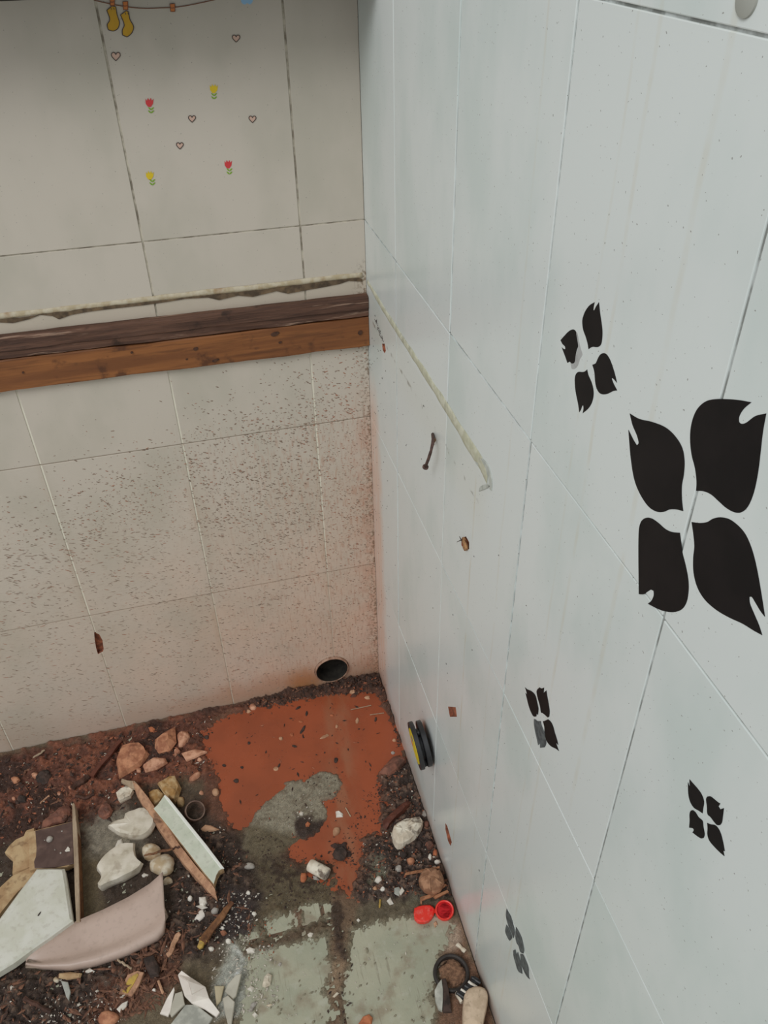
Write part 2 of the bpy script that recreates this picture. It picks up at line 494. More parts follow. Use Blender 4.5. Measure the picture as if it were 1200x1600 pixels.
def lathe(name, prof, mat, parent=None, n=28, axis=(0, 0, 1), org=(0, 0, 0), smooth=True, closed=False):
    """prof: list of (r, h) turned about an axis through org"""
    ax = Vector(axis).normalized()
    q = Vector((0, 0, 1)).rotation_difference(ax)
    V, F = [], []
    for (r, h) in prof:
        for i in range(n):
            a = 2 * math.pi * i / n
            V.append(tuple(q @ Vector((r * math.cos(a), r * math.sin(a), h)) + Vector(tuple(map(float, org)))))
    k = len(prof)
    for j in range(k - 1 if not closed else k):
        for i in range(n):
            a0, a1 = j * n + i, j * n + (i + 1) % n
            b0, b1 = ((j + 1) % k) * n + i, ((j + 1) % k) * n + (i + 1) % n
            F.append((a0, a1, b1, b0))
    if not closed:
        if prof[0][0] > 1e-6:
            F.append(tuple(range(n))[::-1])
        if prof[-1][0] > 1e-6:
            F.append(tuple(range((k - 1) * n, k * n)))
    me = mesh(name, V, F)
    bm = bmesh.new()
    bm.from_mesh(me)
    bmesh.ops.recalc_face_normals(bm, faces=bm.faces)
    bm.to_mesh(me)
    bm.free()
    if smooth:
        me.polygons.foreach_set('use_smooth', [len(p.vertices) == 4 for p in me.polygons])
        try:
            me.set_sharp_from_angle(angle=math.radians(38))
        except Exception:
            pass
    return link(name, me, mat, parent)


def tube(name, pts, rad, mat, parent=None, n=8, jit=0.0, seed=0, flat=1.0, smooth=True):
    """a tube along 3D points; rad a number or list; flat squeezes the section"""
    rng = random.Random(seed)
    P = [Vector(tuple(map(float, p))) for p in pts]
    R = rad if isinstance(rad, (list, tuple)) else [rad] * len(P)
    V, F = [], []
    up = Vector((0, 0, 1))
    for i, p in enumerate(P):
        t = (P[min(i + 1, len(P) - 1)] - P[max(i - 1, 0)]).normalized()
        s = t.cross(up)
        if s.length < 1e-4:
            s = Vector((1, 0, 0))
        s.normalize()
        u = s.cross(t)
        for j in range(n):
            a = 2 * math.pi * (j + .5) / n
            k = 1 + rng.uniform(-jit, jit)
            V.append(p + (s * math.cos(a) + u * math.sin(a) * flat) * R[i] * k)
    for i in range(len(P) - 1):
        for j in range(n):
            F.append((i * n + j, i * n + (j + 1) % n, (i + 1) * n + (j + 1) % n, (i + 1) * n + j))
    F.append(tuple(range(n))[::-1])
    F.append(tuple(range((len(P) - 1) * n, len(P) * n)))
    me = mesh(name, V, F, smooth)
    return link(name, me, mat, parent)


# ------------------------------------------------------------------ room shell
ZA = 0.8894
BJ = [0.0, -0.0857, -0.2857, -0.4857, -0.6857, -0.8857, -1.0857]          # vertical joints of the back wall
RJ = [0.0, -0.1564] + [-0.1564 - 0.2038 * i for i in range(1, 7)]          # vertical joints of the right wall
ROWS = [-0.004, ZA - 0.6, ZA - 0.3, ZA, ZA + 0.3, ZA + 0.6]
GAP = 0.0008
GAPV = 0.0012

drain_c = (-0.0925, 0.043)
drain_r = 0.0325


def ring2d(c, r, n=24, r2=None):
    return [(c[0] + r * math.cos(2 * math.pi * i / n), c[1] + (r2 or r) * math.sin(2 * math.pi * i / n)) for i in range(n)]


def hole_from_px(pts, wall):
    if wall == 'back':
        return [(bw(x, y)[0], bw(x, y)[2]) for x, y in pts]
    return [(rw(x, y)[1], rw(x, y)[2]) for x, y in pts]


HOLES_BACK = {'drain': ring2d(drain_c, drain_r + 0.001),
              'chip': hole_from_px([(147, 988), (155, 991), (160, 1000), (162, 1014), (161, 1018), (153, 1022), (150, 1012), (148, 1000)], 'back')}
HOLES_RIGHT = {'square': hole_from_px([(700, 1104), (712, 1105), (714, 1120), (703, 1120)], 'right'),
               'slit': hole_from_px([(696, 1286), (699, 1291), (706, 1316), (704, 1322), (700, 1314), (696, 1296)], 'right'),
               'anchor': hole_from_px([(721, 841), (728, 838), (733, 847), (733, 858), (726, 860), (721, 852)], 'right'),
               'small': hole_from_px([(597, 537), (601, 537), (603, 548), (601, 552), (598, 547)], 'right')}


def grow(poly, d):
    c = np.mean(poly, axis=0)
    out = []
    for p in poly:
        v = np.array(p) - c
        out.append(tuple(c + v * (1 + d / max(np.linalg.norm(v), 1e-6))))
    return out


def inside(poly, p):
    r = False
    for i in range(len(poly)):
        (x0, y0), (x1, y1) = poly[i - 1], poly[i]
        if (y0 > p[1]) != (y1 > p[1]) and p[0] < (x1 - x0) * (p[1] - y0) / (y1 - y0) + x0:
            r = not r
    return r


def clip_poly(poly, a0, a1, b0, b1):
    """polygon clipped to a rectangle"""
    for ax, lim, sgn in ((0, a0, 1), (0, a1, -1), (1, b0, 1), (1, b1, -1)):
        out = []
        for i in range(len(poly)):
            p, q = poly[i - 1], poly[i]
            ip, iq = (p[ax] - lim) * sgn >= 0, (q[ax] - lim) * sgn >= 0
            if ip != iq:
                t = (lim - p[ax]) / (q[ax] - p[ax])
                out.append((p[0] + t * (q[0] - p[0]), p[1] + t * (q[1] - p[1])))
            if iq:
                out.append(q)
        poly = out
        if not poly:
            return []
    return poly


def plate_with_holes(name, a0, a1, b0, b1, holes, to3d, front, back, mat, parent=None):
    """flat plate in wall coordinates with real openings"""
    pts = [(a0, b0), (a1, b0), (a1, b1), (a0, b1)]
    edges = [(0, 1), (1, 2), (2, 3), (3, 0)]
    for h in holes:
        s = len(pts)
        pts += list(h)
        edges += [(s + i, s + (i + 1) % len(h)) for i in range(len(h))]
    res = geometry.delaunay_2d_cdt([Vector(p) for p in pts], edges, [], 0, 1e-7)
    V2, F2 = res[0], res[2]
    F2 = [f for f in F2 if not any(inside(h, tuple(sum((V2[i] for i in f), Vector((0, 0))) / len(f))) for h in holes)
          and inside([(a0, b0), (a1, b0), (a1, b1), (a0, b1)], tuple(sum((V2[i] for i in f), Vector((0, 0))) / len(f)))]
    bm = bmesh.new()
    vs = [bm.verts.new(to3d(v[0], v[1], front)) for v in V2]
    fs = []
    for f in F2:
        try:
            fs.append(bm.faces.new([vs[i] for i in f]))
        except ValueError:
            pass
    bound = [e for e in bm.edges if len(e.link_faces) == 1]
    vb = {}
    for e in bound:
        for v in e.verts:
            if v not in vb:
                idx = vs.index(v)
                vb[v] = bm.verts.new(to3d(V2[idx][0], V2[idx][1], back))
    for e in bound:
        u, v = e.verts
        f = bm.faces.new((u, v, vb[v], vb[u]))
        q0, q1 = V2[vs.index(u)], V2[vs.index(v)]
        if not any(abs(q0[k] - w) < 1e-6 and abs(q1[k] - w) < 1e-6 for k, w in ((0, a0), (0, a1), (1, b0), (1, b1))):
            f.material_index = 1        # broken edge of an opening
    bmesh.ops.recalc_face_normals(bm, faces=bm.faces)
    bmesh.ops.delete(bm, geom=[v for v in bm.verts if not v.link_faces], context='VERTS')
    me = bpy.data.meshes.new(name)
    bm.to_mesh(me)
    bm.free()
    o = link(name, me, mat, parent)
    me.materials.append(M['brick'])
    return o


B3 = lambda a, b, d: (a, d, b)          # back wall: a = x, b = z, d = depth behind the tile face
R3 = lambda a, b, d: (d, a, b)          # right wall: a = y, b = z
wall_back = plate_with_holes('wall_back', -1.10, 0.02, -0.02, 1.50, [grow(h, 0.0006) for h in HOLES_BACK.values()], B3, 0.0011, 0.05, 'grout_back')
tag(wall_back, 'white tiled back wall splashed with red mud below the wooden battens', None, None, 'structure')
wall_right = plate_with_holes('wall_right', -1.40, 0.0, -0.02, 1.50, [grow(h, 0.0006) for h in HOLES_RIGHT.values()], R3, 0.0011, 0.05, 'grout_right')
tag(wall_right, 'white tiled right wall carrying black flower stickers', None, None, 'structure')
plate_with_holes('brick_core', -1.10, 0.02, -0.02, 1.50, [grow(HOLES_BACK['drain'], 0.0005)], B3, 0.0075, 0.012, 'brick', wall_back)
link('brick_core', mesh('brick_core', [(.0042, -1.4, -.02), (.0042, 0, -.02), (.0042, 0, 1.5), (.0042, -1.4, 1.5)], [(0, 1, 2, 3)]), 'brick', wall_right)


def lay_tiles(wall, joints, holes, to3d, mat, seed):
    rng = random.Random(seed)
    cache = {}
    for ci in range(len(joints) - 1):
        a1, a0 = joints[ci] - (GAPV if ci else 0.0001), joints[ci + 1] + GAPV
        for ri in range(len(ROWS) - 1):
            b0, b1 = ROWS[ri] + GAP, ROWS[ri + 1] - GAP
            hh = []
            for h in holes.values():
                if len(clip_poly(h, a0, a1, b0, b1)) > 2:
                    hh.append(h)
            if hh:
                o = plate_with_holes('tile', a0, a1, b0, b1, hh, to3d, 0.0, 0.006, mat, wall)
                continue
            w, h = round(a1 - a0, 4), round(b1 - b0, 4)
            if (w, h) not in cache:
                bm = bmesh.new()
                bmesh.ops.create_cube(bm, size=1)
                for v in bm.verts:
                    v.co = Vector(to3d(v.co.x * w, v.co.y * h, v.co.z * 0.006))
                bmesh.ops.recalc_face_normals(bm, faces=bm.faces)
                bmesh.ops.bevel(bm, geom=list(bm.edges), offset=0.0006, segments=2, affect='EDGES', profile=0.5)
                me = bpy.data.meshes.new('tile')
                bm.to_mesh(me)
                bm.free()
                me.materials.append(M[mat])
                cache[(w, h)] = me
            o = link('tile', cache[(w, h)], None, wall)
            o.location = to3d((a0 + a1) / 2, (b0 + b1) / 2, 0.003 + rng.uniform(-.0002, .0002))
            if to3d is B3:
                o.rotation_euler = (rng.uniform(-.0012, .0012), 0, rng.uniform(-.0015, .0015))
            else:
                o.rotation_euler = (0, rng.uniform(-.0012, .0012), rng.uniform(-.0015, .0015))


lay_tiles(wall_back, BJ, HOLES_BACK, B3, 'tile_back', 1)
lay_tiles(wall_right, RJ, HOLES_RIGHT, R3, 'tile_right', 2)

# ------------------------------------------------------------------ floor
t = NT('floor_green_tile')
c = t.mix(t.rng(t.noise(16, 5), 0.35, 0.65), A(150, 147, 128), A(138, 138, 120))
c = t.mix(t.rng(t.noise(1.0, 4, (240, 16, 1), off=(2, 5, 0)), 0.60, 0.70, 0, 0.45), c, A(104, 96, 80))
c = t.mix(t.rng(t.noise(60, 6, off=(8, 1, 2)), 0.54, 0.70, 0, 0.5), c, A(158, 156, 142))
c = t.mix(t.rng(t.noise(28, 6, off=(1, 9, 2)), 0.50, 0.68, 0, 0.6), c, A(118, 102, 84))
t.bump(t.noise(300, 4), 0.25, 0.001)
M['floor_tile'] = t.out(c, 0.7, 0.35)
M['floor_bed'] = simple('dirty_joint_bed', (96, 76, 60), (72, 56, 45), 60, 0.9, 0.5)

floor = link('floor', box_mesh('floor', -1.10, 0.001, -1.40, 0.001, -0.05, -0.0012), 'floor_bed')
tag(floor, 'old green tiled floor under the mud and rubble', None, None, 'structure')
XF = [0.0, -0.199, -0.499, -0.799, -1.099]
YF = [0.0, -0.152, -0.452, -0.752, -1.052, -1.352]
fcache = {}
for i in range(len(XF) - 1):
    for j in range(len(YF) - 1):
        w, h = XF[i] - XF[i + 1] - 0.006, YF[j] - YF[j + 1] - 0.006
        key = (round(w, 4), round(h, 4))
        if key not in fcache:
            me = box_mesh('floor_tile', -w / 2, w / 2, -h / 2, h / 2, -0.008, 0.0, 0.0008)
            me.materials.append(M['floor_tile'])
            fcache[key] = me
        o = link('floor_tile', fcache[key], None, floor)
        o.location = ((XF[i] + XF[i + 1]) / 2, (YF[j] + YF[j + 1]) / 2, 0)

# ------------------------------------------------------------------ the layer of mud, soil and dust
_perm = np.random.RandomState(7).rand(256, 256)


def vnoise(x, y):
    xi, yi = np.floor(x).astype(int), np.floor(y).astype(int)
    fx, fy = x - xi, y - yi
    fx, fy = fx * fx * (3 - 2 * fx), fy * fy * (3 - 2 * fy)
    g = lambda a, b: _perm[a & 255, b & 255]
    return (g(xi, yi) * (1 - fx) + g(xi + 1, yi) * fx) * (1 - fy) + (g(xi, yi + 1) * (1 - fx) + g(xi + 1, yi + 1) * fx) * fy


def fbm(x, y, s, o=4, seed=0):
    v, a, tot = 0, 1.0, 0
    for k in range(o):
        v = v + a * vnoise(x * s + 17.3 * k + seed * 31.7, y * s + 9.1 * k + seed * 11.9)
        tot += a
        a *= 0.55
        s *= 2.03
    return v / tot


def sdist(px, py, poly):
    d = np.full(px.shape, 1e9)
    ins = np.zeros(px.shape, bool)
    for i in range(len(poly)):
        (x0, y0), (x1, y1) = poly[i - 1], poly[i]
        ex, ey = x1 - x0, y1 - y0
        tt = np.clip(((px - x0) * ex + (py - y0) * ey) / (ex * ex + ey * ey + 1e-9), 0, 1)
        d = np.minimum(d, np.hypot(px - x0 - tt * ex, py - y0 - tt * ey))
        cond = ((y0 > py) != (y1 > py))
        with np.errstate(divide='ignore', invalid='ignore'):
            xc = (x1 - x0) * (py - y0) / (y1 - y0 + 1e-12) + x0
        ins ^= cond & (px < xc)
    return np.where(ins, d, -d)


def sstep(a, b, v):
    k = np.clip((v - a) / (b - a), 0, 1)
    return k * k * (3 - 2 * k)


GX = np.arange(-0.80, 0.0005, 0.0022)
GY = np.arange(-0.80, 0.0005, 0.0022)
gx, gy = np.meshgrid(GX, GY)
P0 = np.stack([gx.ravel(), gy.ravel(), np.zeros(gx.size)], 1)
PX, PY = proj(P0)
X0, Y0 = P0[:, 0], P0[:, 1]
nA = fbm(X0, Y0, 38, 5, 1) - .5
nB = fbm(X0, Y0, 110, 4, 2) - .5
nC = fbm(X0, Y0, 300, 3, 3) - .5
nD = fbm(X0, Y0, 14, 4, 4) - .5
wobx, woby = PX + nA * 34 + nB * 12, PY + (fbm(X0, Y0, 38, 5, 9) - .5) * 34 + (fbm(X0, Y0, 110, 4, 8) - .5) * 12


def msk(poly, soft=8, wob=1.0):
    return sstep(-soft, soft, sdist(PX + (wobx - PX) * wob, PY + (woby - PY) * wob, poly))


H = np.full(PX.shape, 0.0022) + nA * 0.0022 + nB * 0.0012
Cc = np.zeros((PX.size, 3))
Cc[:] = (100, 88, 70)


def paint(m, col, h=None, hn=0.0):
    global H, Cc
    Cc = Cc * (1 - m[:, None]) + np.array(col, float) * m[:, None]
    if h is not None:
        H = H * (1 - m) + (h + (nA * 1.0 + nB * 1.1 + nC * .7) * hn) * m


POOL = [(318, 1150), (345, 1126), (380, 1112), (430, 1104), (470, 1094), (520, 1086), (560, 1080), (590, 1086), (606, 1112), (622, 1150), (628, 1172),
        (612, 1186), (594, 1200), (586, 1216), (598, 1236), (596, 1262), (592, 1296), (566, 1312), (562, 1340), (558, 1372), (546, 1388), (532, 1384),
        (526, 1352), (500, 1340), (470, 1345), (440, 1322), (414, 1306), (384, 1296), (362, 1284), (350, 1250), (346, 1222), (330, 1190)]
ISLAND = [(398, 1272), (413, 1257), (440, 1228), (453, 1221), (479, 1219), (497, 1208), (519, 1209), (532, 1215), (536, 1229), (527, 1247), (503, 1252),
          (513, 1268), (508, 1280), (496, 1290), (500, 1300), (470, 1302), (446, 1312), (420, 1330), (380, 1330), (385, 1295)]
RED_SOIL = [(-60, 1200), (0, 1180), (200, 1135), (340, 1100), (420, 1085), (430, 1100), (340, 1120), (325, 1150), (335, 1190), (350, 1230), (330, 1240),
            (290, 1210), (240, 1225), (180, 1260), (120, 1290), (60, 1310), (-60, 1330)]
DARK_BL = [(-80, 1500), (60, 1515), (140, 1515), (240, 1470), (262, 1440), (268, 1390), (280, 1340), (300, 1300), (350, 1290), (392, 1330), (404, 1400),
           (396, 1450), (350, 1480), (290, 1500), (230, 1540), (170, 1590), (60, 1660), (-80, 1680)]
DARK_R = [(586, 1225), (604, 1205), (640, 1178), (650, 1220), (676, 1290), (704, 1368), (706, 1400), (660, 1402), (640, 1398), (600, 1402), (560, 1410),
          (552, 1392), (566, 1350), (568, 1316), (596, 1300), (600, 1260)]
CORNER = [(380, 1100), (440, 1082), (480, 1070), (510, 1062), (560, 1052), (600, 1050), (620, 1120), (640, 1180), (622, 1168), (606, 1104), (585, 1084), (520, 1086), (470, 1094), (420, 1108)]
TILES = [[(392, 1497), (450, 1480), (506, 1464), (513, 1500), (510, 1545), (505, 1800), (360, 1800), (384, 1560)],
         [(553, 1452), (600, 1442), (640, 1432), (690, 1430), (700, 1450), (690, 1480), (684, 1520), (676, 1560), (676, 1800), (536, 1800), (541, 1560), (546, 1500)],
         [(419, 1442), (457, 1428), (461, 1449), (421, 1464)], [(473, 1424), (507, 1414), (512, 1437), (475, 1449)], [(378, 1468), (404, 1456), (406, 1468), (380, 1480)]]
# what the ground is made of, from the widest to the smallest
paint(msk([(-80, 1290), (120, 1280), (240, 1230), (330, 1240), (390, 1300), (400, 1420), (340, 1500), (-80, 1500)], 20), (66, 54, 45), 0.0030, 0.007)
paint(msk([(118, 1330), (160, 1335), (160, 1450), (118, 1450)], 10, .4), (98, 86, 66), 0.0012, 0.001)
paint(msk([(130, 1290), (190, 1260), (230, 1300), (230, 1330), (180, 1345), (130, 1340)], 12), (124, 116, 102), 0.0025, 0.003)
paint(msk(RED_SOIL, 14), (94, 59, 47), 0.0045, 0.010)
paint(msk(RED_SOIL, 14) * sstep(0.05, 0.16, nD + nA * .5), (62, 43, 36))
paint(msk(RED_SOIL, 14) * sstep(0.04, 0.14, -nD + nB * .4), (116, 71, 53))
paint(msk([(320, 1215), (362, 1230), (388, 1292), (350, 1292), (318, 1262)], 10), (96, 66, 52), 0.0026, 0.002)
paint(msk([(395, 1300), (500, 1330), (520, 1360), (545, 1390), (560, 1400), (540, 1415), (420, 1430), (398, 1400)], 14), (88, 77, 59), 0.0020, 0.004)
paint(msk([(395, 1300), (520, 1340), (545, 1390), (420, 1430)], 14) * sstep(0.0, 0.10, nA + nB * .6), (60, 49, 39))
paint(msk(DARK_BL, 16), (54, 43, 37), 0.0055, 0.013)
paint(msk([(150, 1540), (240, 1490), (262, 1450), (290, 1470), (270, 1540), (180, 1600), (140, 1600)], 14), (84, 54, 41), 0.0060, 0.012)
paint(msk(DARK_BL, 16) * sstep(0.06, 0.16, nB + nA * .4), (86, 69, 58))
paint(msk([(348, 1392), (402, 1400), (400, 1470), (352, 1476)], 10), (52, 44, 42), 0.0030, 0.004)
paint(msk([(360, 1480), (430, 1478), (440, 1560), (400, 1590), (340, 1600), (330, 1560), (345, 1510)], 12), (150, 150, 140), 0.0012, 0.002)
paint(msk([(372, 1488), (420, 1484), (428, 1540), (392, 1556), (370, 1530)], 8) * sstep(-.05, .1, nB + nA), (182, 182, 174), 0.0022, 0.002)
paint(msk([(512, 1400), (560, 1395), (556, 1440), (540, 1480), (546, 1600), (512, 1620), (516, 1500)], 7, .6), (106, 86, 68), 0.0014, 0.003)
paint(msk([(514, 1410), (530, 1405), (540, 1500), (534, 1504), (520, 1460)], 4, .6), (66, 52, 42), 0.0020, 0.003)
paint(msk([(515, 1500), (536, 1505), (532, 1556), (516, 1560)], 5, .5), (134, 112, 90), 0.0012, 0.002)
paint(msk([(400, 1426), (512, 1396), (516, 1408), (404, 1440)], 5, .5), (88, 76, 58), 0.0020, 0.002)
paint(msk([(380, 1480), (420, 1466), (512, 1440), (516, 1452), (420, 1482), (382, 1496)], 5, .5), (86, 70, 55), 0.0018, 0.002)
paint(msk([(458, 1424), (472, 1420), (474, 1450), (461, 1452)], 3, .4), (104, 72, 56), 0.0014, 0.001)
paint(msk([(560, 1408), (640, 1398), (700, 1396), (722, 1432), (640, 1428), (556, 1444)], 6, .6), (92, 82, 66), 0.0018, 0.003)
paint(msk([(636, 1380), (660, 1376), (664, 1408), (640, 1410)], 6, .6), (116, 112, 92), 0.0005, 0.001)
paint(msk([(690, 1440), (716, 1440), (740, 1500), (776, 1600), (776, 1660), (680, 1660), (690, 1540), (684, 1500)], 8, .7), (112, 84, 66), 0.0018, 0.003)
paint(msk([(676, 1438), (712, 1444), (722, 1478), (690, 1492), (672, 1476)], 10, .8), (158, 138, 120), 0.0016, 0.001)
for q in TILES:
    paint(msk(q, 16, .6), (112, 106, 88))
for q in TILES:
    paint(msk(q, 9, .6), (122, 116, 98), -0.0030, 0.0035)
for q in TILES:
    mq = msk(q, 24, .6)
    eq = 4 * mq * (1 - mq)
    H = H + eq * (nC * 0.0065 + nB * 0.004) + mq * sstep(0.27, 0.36, nC + nB * .6) * 0.0042
paint(msk(DARK_R, 10), (58, 47, 42), 0.0055, 0.012)
paint(msk(DARK_R, 10) * sstep(0.04, 0.14, nB + nC * .5), (98, 78, 66))
paint(msk([(574, 1352), (600, 1342), (612, 1372), (586, 1388)], 8), (104, 100, 84), 0.0030, 0.002)
paint(msk(CORNER, 7, .7), (58, 43, 36), 0.0085, 0.016)
paint(msk(POOL, 34, .8), (98, 63, 48))
pm = msk(POOL, 9, .7) * (1 - msk(ISLAND, 4, .35))
paint(pm, (96, 56, 42), -0.003, 0.001)
H = H + 4 * pm * (1 - pm) * (nC * 0.007 + nB * 0.004)
im = msk(ISLAND, 4, .35)
paint(im, (140, 132, 114), 0.0034, 0.004)
paint(im * sstep(0.03, 0.14, nB + nC), (108, 99, 84))
paint(msk([(380, 1290), (440, 1300), (480, 1308), (440, 1340), (380, 1345)], 9, .7), (96, 86, 68), 0.0030, 0.003)
paint(msk([(462, 1282), (505, 1278), (500, 1302), (478, 1316), (462, 1306)], 5, .8), (60, 48, 42), 0.0050, 0.008)
paint(msk([(518, 1324), (540, 1320), (546, 1342), (526, 1348)], 4, .8), (58, 46, 42), 0.0060, 0.005)
# grain of the ground itself
Cc = np.clip(Cc * (1 + nC[:, None] * 0.42 + nB[:, None] * 0.22), 8, 235)
H = H - sstep(1640, 1720, woby + nC * 60) * 0.0075
near_r = sstep(-0.012, 0.0, X0) + sstep(-0.012, 0.0, Y0)
H = H + near_r * 0.001
H = np.where(H < -0.0009, -0.0009 - 0.0003, H)


def terrain(x, y):
    i = np.clip(((np.asarray(y) - GY[0]) / 0.0022).astype(int), 0, len(GY) - 1)
    j = np.clip(((np.asarray(x) - GX[0]) / 0.0022).astype(int), 0, len(GX) - 1)
    return H.reshape(gx.shape)[i, j]


def ground(px, py, dz=0.0):
    """point of the ground seen at a pixel"""
    p = fl(px, py, 0.0)
    for _ in range(2):
        z = max(float(terrain(p[0], p[1])), 0.0)
        p = fl(px, py, z)
    p[2] = z + dz
    return p


ny, nx = gx.shape
idx = np.arange(nx * ny).reshape(ny, nx)
quads = np.stack([idx[:-1, :-1].ravel(), idx[:-1, 1:].ravel(), idx[1:, 1:].ravel(), idx[1:, :-1].ravel()], 1)
keep = (H[quads].max(1) > -0.0005) & ((PX[quads].min(1) > -140) & (PY[quads].min(1) < 1720))
quads = quads[keep]
used = np.unique(quads)
remap = np.zeros(nx * ny, int)
remap[used] = np.arange(len(used))
me = bpy.data.meshes.new('mud_layer')
TV = np.stack([X0, Y0, H], 1)[used]
me.from_pydata(TV.tolist(), [], remap[quads].tolist())
at = me.color_attributes.new('ground', 'FLOAT_COLOR', 'POINT')
cl = np.clip(lin(Cc[used]) * GAIN, 0.004, 0.8)
at.data.foreach_set('color', np.concatenate([cl, np.ones((len(cl), 1))], 1).astype(np.float32).ravel())
me.polygons.foreach_set('use_smooth', [True] * len(me.polygons))
me.update()
t = NT('mud_soil_and_dust')
at = t.n('ShaderNodeAttribute')
at.attribute_name = 'ground'
c = t.mix(t.rng(t.noise(700, 3), 0.3, 0.7, 0.0, 0.4), at.outputs['Color'], (0.02, 0.015, 0.012, 1), 'MIX')
c = t.mix(t.rng(t.noise(900, 2, off=(3, 3, 3)), 0.62, 0.72, 0, 0.35), c, (0.45, 0.40, 0.35, 1))
t.bump(t.noise(520, 4), 0.7, 0.002)
M['mud_layer'] = t.out(c, 0.8, 0.25)
mud = link('mud_layer', me, 'mud_layer')
tag(mud, 'uneven layer of red mud, dark soil and grey dust over the floor', 'dirt', None, 'stuff')

# the pool of muddy water
t = NT('red_muddy_water')
X, Y, Z = t.xyz()[0:3]
base = t.mix(t.rng(t.noise(9, 4), 0.35, 0.65), A(139, 71, 45), A(126, 65, 42))
strk = t.m_('MULTIPLY', t.rng(t.m_('ABSOLUTE', t.m_('ADD', t.m_('ADD', X, t.m_('MULTIPLY', Y, -0.17)), 0.086)), 0.042, 0.008), t.rng(t.noise(40, 5, (1, .35, 1)), 0.36, 0.66))
base = t.mix(t.m_('MULTIPLY', strk, 0.62), base, A(134, 92, 68))
base = t.mix(t.rng(t.noise(260, 4), 0.66, 0.74, 0, .5), base, A(84, 52, 40))
t.bump(t.noise(60, 3), 0.05, 0.001)
M['muddy_water'] = t.out(base, t.rng(t.noise(14, 3), 0.35, 0.6, 0.18, 0.34), 0.45)
pool_poly = [(300, 1150), (340, 1112), (430, 1090), (520, 1070), (575, 1066), (612, 1078), (640, 1150), (648, 1185), (618, 1200), (606, 1225), (612, 1290), (580, 1330), (574, 1390),
             (545, 1404), (505, 1390), (450, 1352), (400, 1322), (350, 1300), (330, 1250), (322, 1200)]
pool = prism('mud_puddle', [fl(x, y, 0.0011) for x, y in smooth_outline(pool_poly, 4)], (0, 0, -0.0006), 'muddy_water')
recenter(pool)
tag(pool, 'pool of opaque red muddy water in the room corner', 'puddle')

# ------------------------------------------------------------------ grit and splashes (too many to count)
TET = np.array([(1, 0, -.5), (-.5, .87, -.5), (-.5, -.87, -.5), (0, 0, .9)])
OCT = np.array([(1, 0, 0), (0, 1, 0), (-1, 0, 0), (0, -1, 0), (0, 0, .8), (0, 0, -.6)])
OF = [(0, 1, 4), (1, 2, 4), (2, 3, 4), (3, 0, 4), (1, 0, 5), (2, 1, 5), (3, 2, 5), (0, 3, 5)]


def rand_px(rs, poly, n):
    poly = np.array(poly, float)
    lo, hi = poly.min(0), poly.max(0)
    out = np.zeros((0, 2))
    while len(out) < n:
        q = lo + rs.rand(n * 3, 2) * (hi - lo)
        q = q[sdist(q[:, 0], q[:, 1], [tuple(p) for p in poly]) > 0]
        if len(q) == 0:
            break
        out = np.concatenate([out, q])
    return out[:n]


def grit(name, specs, mat, label, seed):
    rs = np.random.RandomState(seed)
    V, F = [], []
    for poly, n, s0, s1, elong in specs:
        for (x, y) in rand_px(rs, poly, n):
            g = ground(x, y)
            if g[0] > -0.003 or g[1] > -0.003:
                continue
            s = s0 + (s1 - s0) * rs.rand() ** 2.2
            a = rs.rand() * 6.283
            k = OCT * (1 + rs.uniform(-.35, .35, OCT.shape))
            k = k * np.array([s * (1 + elong * rs.rand()), s * .75, s * .6])
            ca, sa = math.cos(a), math.sin(a)
            k = np.stack([k[:, 0] * ca - k[:, 1] * sa, k[:, 0] * sa + k[:, 1] * ca, k[:, 2]], 1)
            b = len(V)
            z = max(g[2], 0.0011) + s * 0.25
            V += (k + np.array([g[0], g[1], z])).tolist()
            F += [(i + b, j + b, l + b) for i, j, l in OF]
    o = link(name, mesh(name, V, F), mat)
    return tag(o, label, 'grit', None, 'stuff')


ALL = [(0, 1190), (200, 1145), (330, 1115), (330, 1200), (250, 1240), (150, 1290), (0, 1310)]
grit('dark_grit', [(CORNER, 900, .001, .0042, .8), (DARK_R, 700, .001, .0036, .6), (DARK_BL, 900, .001, .0034, 2.0), (ALL, 420, .001, .0040, 1.5), (POOL, 130, .0006, .0022, 2),
                   ([(395, 1300), (520, 1340), (545, 1390), (420, 1430)], 260, .0006, .0022, 1), ([(520, 1330), (600, 1200), (600, 1300), (560, 1370)], 240, .0006, .002, 1),
                   ([(512, 1400), (556, 1400), (546, 1600), (512, 1600)], 80, .0006, .002, 1), ([(470, 1210), (540, 1205), (540, 1255), (505, 1255)], 70, .0006, .0016, 1)],
     'grain_dark', 'dark crumbs of soil strewn over the mud and along the walls', 11)
grit('brown_grit', [(CORNER, 420, .001, .0036, 1), (DARK_R, 380, .001, .003, 1), (DARK_BL, 620, .001, .004, 3.0), (ALL, 360, .001, .0034, 2),
                    ([(150, 1560), (260, 1450), (290, 1470), (270, 1560), (180, 1600)], 420, .001, .0042, 4)],
     'grain_brown', 'brown crumbs and wood splinters strewn over the soil', 12)
grit('red_grit', [(ALL, 300, .001, .0034, 1), (CORNER, 120, .001, .003, 1), (DARK_R, 220, .001, .0028, .6), (POOL, 70, .0006, .002, 2), ([(385, 1440), (430, 1430), (430, 1500), (385, 1500)], 60, .0006, .002, .5)],
     'grain_red', 'reddish crumbs of brick strewn over the soil', 13)
